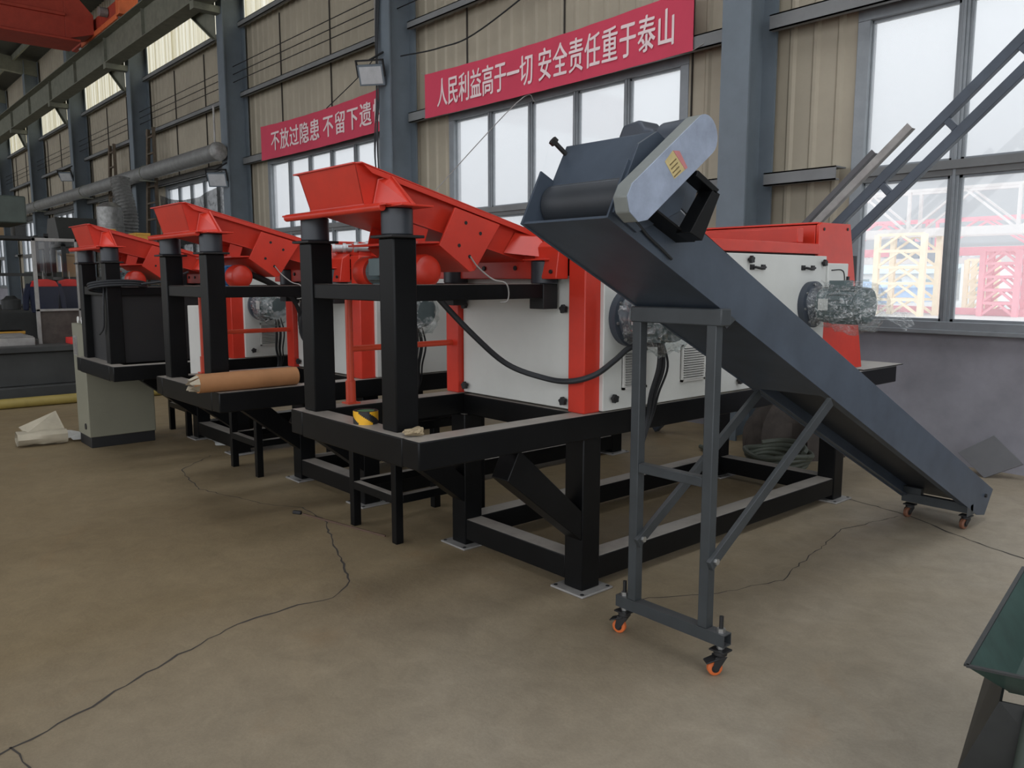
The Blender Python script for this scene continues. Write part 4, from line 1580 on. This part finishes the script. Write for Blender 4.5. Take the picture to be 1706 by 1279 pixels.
# steel sheet leaning on the wall
m = MB()
a = V((-2.415, 6.86, 0.165)); b_ = V((-2.195, 6.95, 0.325)); c = V((-1.98, 6.96, 0.13)); d_ = V((-2.205, 6.84, 0.0))
m.prism([a, b_, c, d_], V((0.0, 0.012, -0.004)))
tag(m.build('steel_sheet', SHEET, None, 0.001), 'square grey steel sheet tilted on one corner at the wall below the right window', 'sheet')

# green steel hopper in the right foreground
hp_ = thing('steel_hopper', (-0.30, 2.8, 0), 'dark green open steel hopper cut off at the right edge', 'hopper')
RZ = 0.55
top = [V((-0.717, 2.20, RZ)), (V((-0.28, 2.345, RZ))), V((-0.43, 3.27, RZ)), V((-0.861, 3.126, RZ))]
cen = sum(top, V((0, 0, 0))) / 4
bot = [p.lerp(cen, 0.34) - Z * 0.115 for p in top]
m = MB()
for k in range(4):
    k2 = (k + 1) % 4
    nrm = (top[k2] - top[k]).normalized().cross(Z) * 0.004
    m.hexa([top[k], top[k2], bot[k2], bot[k], top[k] + nrm, top[k2] + nrm, bot[k2] + nrm, bot[k] + nrm])
m.prism(bot, V((0, 0, -0.004)))
h = m.build('hopper_shell', GREEN, hp_)
m = MB()
for k in range(4):
    k2 = (k + 1) % 4
    m.beam(top[k], top[k2], 0.012, 0.006)
m.build('rim', GREEND, h)
m = MB()
m.prism([(-0.655, 2.27, 0.452), (-0.40, 2.36, 0.452), (-0.36, 2.37, 0.10), (-0.745, 2.27, 0.205)], (0.002, 0.006, 0))
m.prism([(-0.745, 2.27, 0.205), (-0.655, 2.27, 0.452), (-0.82, 2.95, 0.452), (-0.90, 2.95, 0.205)], (0.006, 0.001, 0))
m.build('side_skirt', GREEND, hp_)
for q in ((-0.60, 2.24), (-0.46, 2.27), (-0.70, 2.98), (-0.50, 3.05)):
    MB().tube([(q[0], q[1], 0), (q[0] * 0.98 - 0.0, q[1] + 0.03, 0.26), (q[0] * 0.96, q[1] + 0.05, 0.44)], 0.026, 14).build('leg', MACHG, hp_)
m = MB().tube(smooth([(-0.60, 2.36, 0.42), (-0.57, 2.30, 0.36), (-0.50, 2.28, 0.34), (-0.42, 2.32, 0.40)], 6), 0.022, 12)
m.build('handle_tube', GREEND, hp_)

# ladder-like frame leaning up across the right window
lf = thing('leaning_frame', (-4.9, 6.4, 0), 'long dark steel ladder frame leaning up across the right window', 'ladder')
dl = V((1, 0, 0.945)).normalized()
nl = V((-dl.z, 0, dl.x))
p_lo = V((-3.06, 6.42, 1.98))
t0 = -p_lo.z / dl.z + 0.02
for off_, nm in ((0.0, 'a'), (0.165, 'b')):
    a = p_lo + nl * off_
    s0 = (0.03 - a.z) / dl.z
    MB().beam(a + dl * s0, a + dl * 3.4, 0.06, 0.072, up=nl).build('rail', CONV, lf, 0.004)
for k in range(9):
    c = p_lo + dl * (-2.2 + 0.62 * k)
    MB().beam(c + nl * 0.036, c + nl * 0.132, 0.05, 0.05, up=dl).build('rung', CONV, lf, 0.003)
for k, (s0, s1, o1, w1, lab) in enumerate(((-2.4, 0.72, 0.255, 0.055, 'upper of two steel angles lying along the leaning frame'), (-2.6, 0.42, 0.33, 0.04, 'lower of two steel angles lying along the leaning frame'))):
    c = p_lo + nl * o1 + V((0, -0.05, 0))
    m = MB()
    m.beam(c + dl * s0, c + dl * s1, 0.05, 0.006, up=nl)
    m.beam(c + dl * s0 + nl * w1 / 2 + V((0, -0.025, 0)), c + dl * s1 + nl * w1 / 2 + V((0, -0.025, 0)), 0.006, w1, up=nl)
    tag(m.build('steel_angle', [DSTEEL, SHEET][k]), ['pale steel angle lying along the top of the leaning ladder frame', 'shorter dark steel angle above the pale one on the leaning frame'][k], 'steel angle')

# ------------------------------------------------------------------ BANNERS


def glyph(body, cx, cz, w, h, y, parent):
    cu = bpy.data.curves.new('lettering', 'FONT')
    cu.body = body
    cu.size = 1.0
    cu.offset = 0.0
    cu.extrude = 0.0
    cu.align_x = 'CENTER'
    tmp = bpy.data.objects.new('tmp_text', cu)
    COL.objects.link(tmp)
    bpy.context.view_layer.update()
    me = bpy.data.meshes.new_from_object(tmp.evaluated_get(bpy.context.evaluated_depsgraph_get()))
    bpy.data.objects.remove(tmp)
    vs, fs = [], []
    n = len(me.vertices)
    for k, (sx, sz) in enumerate(((-0.022, -0.008), (0.022, 0.008), (0.0, 0.0))):     # heavy strokes
        vs += [(cx + (p.co.x + sx) * w, y - 0.0004 * k, cz + (p.co.y + sz - 0.38) * h) for p in me.vertices]
        fs += [tuple(i + n * k for i in p.vertices) for p in me.polygons]
    return vs, fs


def banner(x0, x1, z0, z1, label, text, tscale, sagy=0.0):
    b = thing('banner', ((x0 + x1) / 2, 6.90, z0), label, 'banner', 'red slogan banners')
    m = MB()
    n = 30
    yb = 6.905
    vs, fs = [], []

    def sag(t):
        return -0.05 * (1 - (2 * t - 1) ** 2)
    for i in range(n + 1):
        t = i / n
        x = x0 + (x1 - x0) * t
        yy = yb + 0.006 * math.sin(i * 1.7)
        for z in (z0, z1):
            for q in (0, 0.004):
                vs.append((x, yy + q, z + sag(t) * (0.4 if z == z0 else 1.0)))
    for i in range(n):
        a, c = i * 4, (i + 1) * 4
        fs += [(a, c, c + 2, a + 2), (a + 1, a + 3, c + 3, c + 1), (a, a + 1, c + 1, c), (a + 2, c + 2, c + 3, a + 3)]
    fs += [(0, 2, 3, 1), (n * 4, n * 4 + 1, n * 4 + 3, n * 4 + 2)]
    m.add(vs, fs)
    m.build('cloth', BANNER, b)
    l = MB()
    for ch, cx in text:
        t = (cx - x0) / (x1 - x0)
        gv, gf = glyph(ch, cx, (z0 + z1) / 2 + sag(t) * 0.5, tscale[0], tscale[1], yb - 0.010, b)
        l.add(gv, gf)
    l.build('lettering', BTEXT, b)
    r = MB()
    for x in (x0, x1):
        for z in (z0, z1):
            r.tube([(x, yb, z), (x + (-0.12 if x == x0 else 0.12), 6.93, z + 0.05)], 0.004, 6)
    r.build('tie_cord', DSTEEL, b)
    return b


yk = 6.90 / 7.05
t2 = [(c, -9.54 * yk + 0.247 * i) for i, c in enumerate('人民利益高于一切')] + [(c, -7.44 * yk + 0.2575 * i) for i, c in enumerate('安全责任重于泰山')]
banner(-9.76, -5.15, 3.80, 4.40, 'right red banner with sixteen pale characters, above the window behind the conveyor', t2, (0.245, 0.40))
t1 = [(c, -14.89 * yk + 0.385 * i) for i, c in enumerate('不放过隐患')] + [(c, -12.83 * yk + 0.40 * i) for i, c in enumerate('不留下遗憾')]
banner(-15.2, -10.75, 3.79, 4.42, 'left red banner with ten pale characters, above the window behind the feeders', t1, (0.37, 0.385))

# ------------------------------------------------------------------ LAMPS, DUCT, CABLES ON THE WALL


def floodlight(c, label, tilt, yaw_, s=0.19):
    t = thing('floodlight', c, label, 'lamp', 'floodlights on the columns')
    R_ = Matrix.Rotation(yaw_, 4, 'Z') @ Matrix.Rotation(tilt, 4, 'X')

    def T(mb):
        mb.v = [V(c) + R_ @ p for p in mb.v]
        return mb
    m = MB()
    m.box(-s, s, 0.0, 0.06, -s * 0.75, s * 0.75)
    for k in range(7):
        xx = -s * 0.8 + k * s * 0.266
        m.box(xx, xx + 0.008, 0.06, 0.09, -s * 0.6, s * 0.6)
    T(m).build('housing', COLM, t, 0.004)
    m = MB().box(-s * 0.86, s * 0.86, -0.004, 0.0, -s * 0.62, s * 0.62)
    T(m).build('lens', LENS, t)
    m = MB()
    m.box(-s - 0.02, -s, 0.0, 0.04, -0.02, s + 0.02)
    m.box(s, s + 0.02, 0.0, 0.04, -0.02, s + 0.02)
    m.box(-s - 0.02, s + 0.02, 0.0, 0.04, s, s + 0.02)
    T(m).build('bracket', BLACKP, t)
    MB().tube([V(c) + R_ @ V((0, 0.02, s + 0.01)), V((c[0] + 0.02, 6.62, c[2] + s + 0.16))], 0.015, 8).build('arm', BLACKP, t)


floodlight((-10.40, 6.42, 4.43), 'floodlight on the column between the two red banners', math.radians(24), math.radians(38))
floodlight((-16.22, 6.42, 3.48), 'floodlight below the end of the grey overhead duct', math.radians(24), math.radians(48))
floodlight((-28.1, 6.42, 4.62), 'far off floodlight on a column near the left picture edge', math.radians(30), math.radians(50))

d = thing('overhead_duct', (-28, 6.45, 4.0), 'long grey overhead duct running along the wall at upper left', 'duct')
MB().tube([(-57, 6.42, 4.02), (-30, 6.42, 4.02), (-16.15, 6.42, 4.02)], 0.165, 22).build('duct', PIPEM, d)
MB().lathe((-16.16, 6.42, 4.02), X, [(0, 0.175), (0.02, 0.185), (0.07, 0.18), (0.10, 0.13), (0.115, 0.0)], 24).build('end_wrap', FOIL, d, label='foil wrapped duct end')
m = MB()
for x in (-20.5, -26.0, -32.0, -38.0, -44.0):
    m = MB()
    m.box(x, x + 0.04, 6.24, 6.62, 3.82, 3.85)
    m.ringt((x + 0.02, 6.42, 4.02), X, 0.172, 0.010, 24, 6)
    m.build('pipe_clamp', GIRD, d)
MB().tube([(-16.25, 6.42, 4.19), (-16.25, 6.42, 4.9)], 0.02, 8).build('hanger', DSTEEL, d)
# busbar wires along the wall
for k in range(3):
    m = MB()
    m.tube([(-57, 6.86, 5.42 + 0.15 * k), (8, 6.86, 5.42 + 0.15 * k)], 0.008, 6)
    tag(m.build('busbar_wire', BLACKP), ['lowest of the three thin wires along the upper wall', 'middle of the three thin wires along the upper wall', 'topmost of the three thin wires along the upper wall'][k], 'wire', 'wires along the wall')
for i, cx in enumerate(COLX[2:8]):
    m = MB()
    m.box(cx - 0.36, cx - 0.32, 6.70, 6.74, 4.9, 6.1)
    for z in (5.42, 5.57, 5.72):
        m.lathe((cx - 0.34, 6.74, z), Y, [(0, 0.02), (0.03, 0.035), (0.06, 0.02), (0.09, 0.035), (0.115, 0.015)], 12)
    m.box(cx - 0.36, cx - 0.15, 6.70, 6.74, 4.92, 4.96)
    m.box(cx - 0.36, cx - 0.15, 6.70, 6.74, 6.04, 6.08)
    tag(m.build('wire_rack', DSTEEL), ['wire rack on the big right column beside the large window', 'wire rack above the floodlight between the banners', 'wire rack above the end of the overhead duct', 'wire rack on the fourth column from the right', 'wire rack on the fifth column from the right', 'wire rack on the sixth column from the right'][i], 'rack', 'wire racks on the columns')
m = MB()
for k in range(4):
    m.tube(smooth([(-10.48 + 0.03 * k, 6.60, 5.9), (-10.50 + 0.02 * k, 6.57, 5.0), (-10.40 + 0.04 * math.sin(k * 2), 6.52, 4.1), (-10.44 + 0.05 * math.cos(k * 2), 6.50, 3.3), (-10.40 + 0.02 * k, 6.55, 2.4), (-10.42 + 0.02 * k, 6.58, 0.5)], 8), 0.010, 6)
tag(m.build('cable_bundle', RUBBER), 'black cables hanging down the column below the middle floodlight', 'cable')
m = MB().tube(smooth([(-10.2, 6.8, 4.72), (-9.3, 6.84, 4.66), (-8.4, 6.86, 4.72), (-6.2, 6.86, 5.3)], 8), 0.010, 6)
tag(m.build('slack_wire', RUBBER), 'slack wire running up the wall above the right banner', 'wire')
m = MB().tube(smooth([(-7.70, 7.13, 3.74), (-7.74, 6.86, 3.70), (-8.85, 6.2, 2.5), (-9.3, 5.9, 2.0), (-11.1, 4.76, 0.01)], 6), 0.006, 6)
tag(m.build('stay_wire', DSTEEL), 'thin slanting wire across the window below the right banner', 'wire')
m = MB().tube(smooth([(-10.46, 6.66, 4.9), (-11.3, 6.85, 4.72), (-12.6, 6.90, 4.37)], 6), 0.008, 6)
tag(m.build('slack_wire', RUBBER), 'slack wire slanting down to the left banner', 'wire')
# net over a far window
m = MB()
n = 24
vs = []
wx = WINX[4][0]
for i in range(n + 1):
    t = i / n
    x = wx - 0.15 + (WLEN + 0.3) * t
    ztop = 3.64 - 0.27 * (1 - (2 * t - 1) ** 2) + 0.06 * (t - 0.5)
    vs += [(x, WY - 0.14 + 0.03 * math.sin(i), ztop), (x, WY - 0.12 + 0.03 * math.sin(i * 1.3), 1.2)]
m.add(vs, [(2 * i, 2 * i + 2, 2 * i + 3, 2 * i + 1) for i in range(n)])
tag(m.build('shade_net', NET), 'black shade net sagging over the window behind the middle feeder', 'net')
m = MB()
vs = []
wx = WINX[5][0]
for i in range(n + 1):
    t = i / n
    x = wx - 0.3 + (WLEN + 0.6) * t
    ztop = 3.3 - 0.5 * (1 - (2 * t - 1) ** 2)
    vs += [(x, WY - 0.14 + 0.03 * math.sin(i), ztop), (x, WY - 0.12 + 0.03 * math.sin(i * 1.3), 1.2)]
m.add(vs, [(2 * i, 2 * i + 2, 2 * i + 3, 2 * i + 1) for i in range(n)])
tag(m.build('shade_net', NET), 'black shade net over the far window behind the farthest feeder', 'net')

# ------------------------------------------------------------------ OVERHEAD CRANE
cr = thing('bridge_crane', (-23, 0, 7.6), 'red overhead bridge crane at the top left corner', 'crane')
m = MB()
m.box(-23.50, -23.48, -12, 5.4, 7.34, 8.7)
m.box(-22.70, -22.68, -12, 5.4, 7.34, 8.7)
m.box(-23.65, -22.55, -12, 5.7, 7.28, 7.34)
m.box(-23.65, -22.55, -12, 5.3, 8.7, 8.75)
m.prism([(-23.5, 5.4, 7.34), (-23.5, 6.05, 7.55), (-23.5, 6.05, 8.0), (-23.5, 5.4, 8.7)], (0.82, 0, 0))
m.box(-22.68, -22.60, -12, 5.4, 7.85, 7.93)
m.build('bridge_girder', CRANE, cr, 0.01)
MB().box(-25.2, -20.6, 6.12, 6.40, 7.66, 7.98).build('end_carriage', CRANE, cr, 0.01)
MB().box(-20.75, -20.5, 6.02, 6.45, 7.55, 8.1).build('buffer_plate', CRANEO, cr, 0.01)
for x in (-21.2, -24.7):
    MB().lathe((x, 6.19, 7.76), Y, [(0, 0.13), (0.02, 0.16), (0.05, 0.14), (0.13, 0.14), (0.16, 0.16), (0.18, 0.13)], 24).build('wheel', DSTEEL, cr)
MB().lathe((-21.7, 5.9, 7.85), Y, [(0, 0.06), (0.02, 0.11), (0.2, 0.11), (0.22, 0.05)], 20).build('travel_motor', DSTEEL, cr)
for x0, x1 in ((-23.9, -22.9), (-22.85, -22.1), (-22.05, -20.8)):
    MB().box(x0, x1, 6.04, 6.08, 7.50, 7.62).build('rail_sweep', CRANEO, cr, 0.004)

# ------------------------------------------------------------------ MACHINE SHOP AT FAR LEFT
mt = thing('machine_tool', (-13.2, 1.6, 0), 'long dark machine tool bed at the left edge behind the floor pipe', 'machine tool')
m = MB()
m.yz([(-2.5, 0.0), (-2.5, 0.12), (-2.4, 0.2), (2.9, 0.2), (3.05, 0.12), (3.05, 0)], -13.2, -11.5)
m.box(-13.1, -11.62, -2.5, 3.0, 0.2, 0.62)
m.box(-13.0, -11.55, -2.5, 3.05, 0.62, 0.70)
m.build('bed', MACH, mt, 0.012)
m = MB()
m.box(-12.7, -11.75, -2.0, 2.2, 0.70, 0.80)
for k in range(6):
    m.box(-12.65 + 0.15 * k, -12.58 + 0.15 * k, -2.0, 2.2, 0.80, 0.812)
m.build('work_table', DSTEEL, mt, 0.005)
m = MB()
m.box(-13.6, -13.0, 0.5, 1.3, 0.7, 2.6)
m.box(-13.3, -12.2, -1.5, 2.3, 2.25, 2.6)
m.box(-12.9, -12.2, 0.6, 1.2, 1.3, 2.25)
m.lathe((-12.5, 0.9, 1.35), -Z, [(0, 0.16), (0.1, 0.14), (0.25, 0.08), (0.35, 0.05)], 20)
m.build('column_and_head', MACHG, mt, 0.02)
m = MB().beam((-11.75, 1.35, 0.82), (-12.1, 1.8, 0.82), 0.25, 0.003)
m.build('drawing_sheet', PLASTICW, mt)
# sheet-metal guard with a window
gf = thing('guard_frame', (-11.4, 2.55, 0), 'dark windowed guard frame standing behind the tall cabinet', 'guard frame')
m = MB()
y0, y1, z0, z1 = 2.27, 2.80, 1.15, 2.06
m.box(-11.95, -11.91, y0, y0 + 0.045, 0.70, z1)
m.box(-11.95, -11.91, y1 - 0.03, y1, 0.70, z1)
m.box(-11.95, -11.91, y0, y1, z1 - 0.04, z1)
m.box(-11.95, -11.91, y0, y1, z0 - 0.03, z0)
m.build('frame', DSTEEL, gf, 0.003)
MB().box(-11.945, -11.93, y0 + 0.04, y1 - 0.03, 0.70, z0 - 0.03).build('lower_panel', TARP, gf)
MB().box(-11.935, -11.930, y0 + 0.045, y1 - 0.03, z0, z1 - 0.04).build('window_pane', CLEAR, gf)
m = MB()
m.box(-12.0, -11.86, 2.80, 2.86, 0.70, 2.16)
m.box(-12.0, -11.86, 2.88, 2.96, 0.70, 2.15)
m.build('wooden_post', WOOD, gf, 0.006)
MB().box(-11.90, -11.6, 2.58, 3.04, 0.701, 0.78).build('red_step', REDC, gf, 0.005)
# storage racks with boxes


def rack(x, y, w, dth, h, lev, label, seed, rot=0):
    rnd = random.Random(seed)
    t = thing('storage_rack', (x, y, 0), label, 'rack', 'racks in the machine shop')
    for a in (0, 1):
        for b in (0, 1):
            MB().box(x + a * dth, x + a * dth + 0.06, y + b * w, y + b * w + 0.06, 0, h).build('upright', BLACKP, t)
    cols = [BROWNB, OCHREB, DSTEEL, MACHG, PIPEM, NAVY, MACH, TARP, TARP, MACH]
    for l in range(lev):
        z = 0.35 + l * (h - 0.45) / max(1, lev - 1)
        MB().box(x, x + dth + 0.06, y, y + w + 0.06, z, z + 0.05).build('shelf', MACH, t)
        yy = y + 0.08
        while yy < y + w - 0.35:
            bw = rnd.uniform(0.15, 0.45)
            bh = rnd.uniform(0.15, 0.42)
            if rnd.random() < 0.8:
                b0 = z + 0.052
                cm = rnd.choice(cols)
                mm = MB()
                shape = rnd.random()
                if shape < 0.55:
                    mm.box(x + dth - 0.42, x + dth - 0.02, yy, yy + bw, b0, b0 + bh)
                    mm.box(x + dth - 0.43, x + dth - 0.01, yy - 0.005, yy + bw + 0.005, b0 + bh - 0.04, b0 + bh)
                else:
                    mm.lathe((x + dth - 0.25, yy + bw / 2, b0), Z, [(0, bw * .42), (bh * .7, bw * .45), (bh * .8, bw * .3), (bh, bw * .2)], 18)
                yield_items.append((mm.build('crate' if shape < 0.55 else 'canister', cm, None, 0.004), cm.name.split('.')[0].replace('_', ' '), 'crate' if shape < 0.55 else 'canister', label, l, yy))
            yy += bw + rnd.uniform(0.03, 0.25)


yield_items = []
rack(-16.6, 1.0, 2.2, 0.8, 2.3, 4, 'dark storage rack at the left edge behind the machine tool', 3)
rack(-16.8, 3.5, 2.0, 0.8, 2.2, 4, 'dark storage rack seen between the cabinet and the farthest feeder', 5)
ORD = ['bottom', 'second', 'third', 'top']
NTH = ['first', 'second', 'third', 'fourth', 'fifth', 'sixth', 'seventh', 'eighth']
cnt = {}
for o, cm, kind, lab, l, yy in yield_items:
    k = (lab, l)
    cnt[k] = cnt.get(k, 0) + 1
    tag(o, '%s %s, %s from left on the %s shelf of the %s rack' % (cm.split()[0], kind, NTH[min(7, cnt[k] - 1)], ORD[l], 'left edge' if 'left edge' in lab else 'cabinet side'), kind, 'goods on the storage racks')
# two work jackets hung behind the guard window


def jacket(y, x, z, label, cat, size=1.0):
    t = thing('work_jacket', (x, y, z), label, cat, 'work jackets behind the guard window')
    s = size
    m = MB()
    prof = [(-0.23, 0.0), (-0.25, 0.30), (-0.27, 0.52), (-0.20, 0.60), (-0.07, 0.64), (0.07, 0.64), (0.20, 0.60), (0.27, 0.52), (0.25, 0.30), (0.23, 0.0)]
    m.prism([(x, y + a * s, z + b * s) for a, b in prof], (-0.10, 0, 0))
    for sg in (-1, 1):
        m.tube([(x - 0.05, y + 0.23 * sg * s, z + 0.55 * s), (x - 0.05, y + 0.31 * sg * s, z + 0.3 * s), (x - 0.04, y + 0.33 * sg * s, z + 0.05 * s)], [0.07 * s, 0.06 * s, 0.05 * s], 12)
    m.build('body', NAVY, t, 0.02)
    m = MB().prism([(x + 0.006, y + a * s, z + b * s) for a, b in [(-0.25, 0.50), (-0.20, 0.605), (-0.07, 0.645), (0.07, 0.645), (0.20, 0.605), (0.25, 0.50)]], (-0.112, 0, 0))
    m.build('yoke', REDC, t, 0.01, label='red shoulder yoke')
    MB().tube([(x - 0.05, y, z + 0.64 * s), (x - 0.05, y, z + 0.80 * s)], 0.006, 6).build('hook', DSTEEL, t)


jacket(2.66, -13.3, 1.05, 'left of two navy work jackets with red shoulders behind the guard window', 'jacket', 0.75)
jacket(3.05, -13.5, 1.05, 'right of two navy work jackets with red shoulders behind the guard window', 'jacket', 0.75)
# flexible foil ducts
m = MB()
pts, r = [], []
for i in range(44):
    t = i / 43
    pts.append((-20.55 + 0.10 * math.sin(t * 4), 5.9 + 0.05 * math.sin(t * 5), 2.36 + 1.5 * t))
    r.append(0.20 * (1 + (0.09 if i % 2 else -0.05)))
m.tube(pts, r, 16)
tag(m.build('foil_duct', FOIL), 'crinkled silver foil duct rising to the overhead duct', 'duct')
m = MB()
m.lathe((-19.75, 5.35, 2.36), Z, [(0, 0.26), (0.02, 0.28), (0.30, 0.28), (0.31, 0.29), (0.34, 0.29), (0.35, 0.27), (0.75, 0.27), (0.86, 0.12)], 24)
tag(m.build('filter_drum', FOIL), 'dull silver filter drum left of the foil duct', 'drum')
# dark extractor body under the overhead duct
m = MB()
m.box(-21.6, -19.4, 4.2, 6.1, 2.2, 2.35)
m.xz([(-21.5, 2.35), (-20.2, 2.35), (-20.5, 2.9), (-21.2, 2.9)], 4.4, 5.5)
m.box(-21.5, -21.38, 4.3, 4.42, 0, 2.2); m.box(-19.6, -19.48, 4.3, 4.42, 0, 2.2)
m.box(-21.5, -21.38, 5.8, 5.92, 0, 2.2); m.box(-19.6, -19.48, 5.8, 5.92, 0, 2.2)
tag(m.build('extraction_hood', MACH, None, 0.01), 'dark extraction hood on posts under the overhead duct', 'extraction hood')
# second machine tool further back
m2 = thing('lathe', (-22, 2.5, 0), 'dark lathe far back at the left edge, behind the storage racks', 'machine tool')
m = MB(); m.box(-23.5, -22.0, -1.5, 5.5, 0, 0.9); m.build('bed', MACH, m2, 0.02)
m = MB(); m.box(-23.4, -22.2, 1.0, 2.4, 0.9, 2.2); m.lathe((-22.8, 2.4, 1.5), Y, [(0, .35), (.2, .35), (.25, .2)], 24); m.build('headstock', MACHG, m2, 0.03)
m = MB(); m.box(-23.2, -22.3, 4.2, 5.2, 0.9, 1.7); m.build('tailstock', MACHG, m2, 0.03)
# tripod ladders on the far wall
for k, (x, lab) in enumerate(((-21.3, 'nearer wooden step ladder standing high against the wall at left'), (-24.6, 'farther wooden step ladder against the wall at left'))):
    t = thing('step_ladder', (x, 6.7, 0), lab, 'ladder', 'ladders along the wall')
    for sx in (-0.55, 0.55):
        MB().beam((x + sx * 1.1, 6.68, 0), (x + sx * 0.36, 6.83, 5.2), 0.08, 0.06).build('rail', WOOD, t)
    for j in range(12):
        zz = 0.6 + 0.4 * j
        f = 1.1 - 0.74 * zz / 5.2
        yy = 6.68 + 0.15 * zz / 5.2
        MB().beam((x - 0.55 * f, yy, zz), (x + 0.55 * f, yy, zz), 0.05, 0.04).build('rung', WOOD, t)

# ------------------------------------------------------------------ OUTSIDE THE WINDOWS
KO = 1.25


def P(x, y30, z, dy=0.0):
    """a point of the crane yard, laid out about forty metres away"""
    return V((x * KO, y30 * KO + dy, 1.55 + (z - 1.55) * KO))


def truss(y, xa, xb, zt, zb, step, m_, label, wid=1.2):
    t = thing('gantry_truss', P((xa + xb) / 2, y, zb), label, 'gantry', 'gantries in the yard')
    c = MB()
    for w in (0, wid):
        c.beam(P(xa, y, zt, w), P(xb, y, zt, w), 0.12, 0.12)
    c.build('top_chord', m_, t)
    c = MB()
    for w in (0, wid):
        c.beam(P(xa, y, zb, w), P(xb, y, zb, w), 0.18, 0.36)
    c.build('bottom_beam', m_, t)
    x = xa
    k = 0
    v = MB(); dg = MB()
    while x < xb - 0.1:
        for w in (0, wid):
            if k % 2 == 0:
                dg.beam(P(x, y, zt, w), P(x + step, y, zb, w), 0.09, 0.09)
            else:
                dg.beam(P(x, y, zb, w), P(x + step, y, zt, w), 0.09, 0.09)
            if k % 2 == 1:
                v.beam(P(x, y, zb, w), P(x, y, zt, w), 0.13, 0.13)
        x += step
        k += 1
    v.build('vertical', m_, t)
    dg.build('diagonal', m_, t)
    return t


def tower(y, xa, xb, z1, lev, m_, label, wid=1.6):
    t = thing('lattice_tower', P((xa + xb) / 2, y, -0.1), label, 'tower', 'lattice towers in the yard')
    zg = 1.55 + (-1.65) / KO
    for x in (xa, xb):
        for w in (0, wid):
            MB().beam(P(x, y, zg, w), P(x, y, z1, w), 0.22, 0.22).build('leg', m_, t)
    for w in (0, wid):
        br = MB()
        for l in range(lev):
            a, b = zg + (z1 - zg) * l / lev, zg + (z1 - zg) * (l + 1) / lev
            br.beam(P(xa, y, b, w), P(xb, y, b, w), 0.12, 0.12)
            mid = (xa + xb) / 2
            br.beam(P(xa, y, a, w), P(mid, y, b, w), 0.10, 0.10)
            br.beam(P(xb, y, a, w), P(mid, y, b, w), 0.10, 0.10)
        br.build('bracing', m_, t)
    return t


truss(30, -18, -4, 4.60, 3.14, 1.75, OUTGREY, 'grey gantry truss seen through the right window, highest')
truss(33, -19, -4, 3.75, 2.55, 1.9, OUTRED, 'red gantry truss below the grey one, through the right window')
truss(40, -24, -6, 2.9, 2.35, 1.0, OUTGREY, 'distant pale gantry truss low behind the red one')
tower(29, -13.35, -11.75, 3.05, 5, OUTCREAM, 'cream lattice tower outside, left pane of the right window')
tower(31, -10.55, -9.45, 2.5, 5, OUTRED, 'red lattice tower outside, right pane of the right window', 1.0)
tower(37, -13.2, -12.3, 2.3, 4, OUTCREAM, 'smaller cream lattice tower outside between the bigger two', 1.0)
m = MB()
m.box(-17.2, -15.9, 38.6, 39.6, 2.45, 3.2)
m.box(-15.7, -15.0, 38.6, 39.4, 2.25, 2.7)
for q in (-16.9, -16.2, -15.4):
    m.box(q, q + 0.06, 38.66, 38.74, 2.6, 3.6)
tag(m.build('hoist_trolley', OUTBLUE), 'blue hoist trolley under the grey gantry truss', 'hoist')
m = MB()
m.beam(P(-17, 31.5, 0.42), P(-4, 31.5, 0.30), 0.3, 0.3)
tag(m.build('ground_rail', OUTRED), 'red rail beam low outside along the right window sill', 'rail')
# round number board on the distant truss
nb_ = thing('number_board', (-21.6, 44.2, 2.3), 'white board with a figure eight on the distant gantry', 'sign')
MB().box(-22.0, -21.2, 44.2, 44.26, 2.25, 3.05).build('board', OUTBLD, nb_)
MB().box(-21.65, -21.55, 44.26, 44.36, -0.1, 3.0).build('post', OUTGREY, nb_)
cu = bpy.data.curves.new('figure', 'FONT'); cu.body = '8'; cu.size = 0.9; cu.extrude = 0.01; cu.align_x = 'CENTER'
to = bpy.data.objects.new('tmp_text', cu); COL.objects.link(to)
bpy.context.view_layer.update()
me = bpy.data.meshes.new_from_object(to.evaluated_get(bpy.context.evaluated_depsgraph_get()))
bpy.data.objects.remove(to)
gm_ = MB().add([(-21.6 + p.co.x, 44.18 - p.co.z, 2.35 + p.co.y) for p in me.vertices], [tuple(p.vertices) for p in me.polygons])
gm_.build('figure', KNOB, nb_)


def house(x0, x1, y, h, roof, label, m_=OUTBLD, rm=OUTROOF, rows=2):
    t = thing('building', ((x0 + x1) / 2, y, -0.1), label, 'building', 'buildings beyond the yard')
    MB().box(x0, x1, y, y + 10, -0.1, h).build('walls', m_, t)
    MB().yz([(y - 0.4, h), (y + 10.4, h), (y + 5, h + roof)], x0 - 0.4, x1 + 0.4).build('roof', rm, t)
    n = max(2, int((x1 - x0) / 2.6))
    for r_ in range(rows):
        for k in range(n):
            cx = x0 + (x1 - x0) * (k + 0.5) / n
            zz = h * (r_ + 0.5) / rows
            MB().box(cx - 0.6, cx + 0.6, y - 0.04, y, zz - 0.5, zz + 0.5).build('window', OUTWIN, t)


house(-38, -25, 66, 1.9, 1.2, 'long low building with grey roof beyond the yard', OUTBLD, OUTROOF, 1)
house(-22.5, -8, 62, 3.4, 0.5, 'pale two storey building beyond the red lattice tower')
house(-30.5, -24, 52, 0.9, 0.4, 'low light blue shed behind the cream lattice tower', OUTSHED, OUTSHED, 1)
house(-75, -42, 70, 2.5, 1.5, 'long hall far beyond the yard on the left', OUTBLD, OUTROOF, 1)
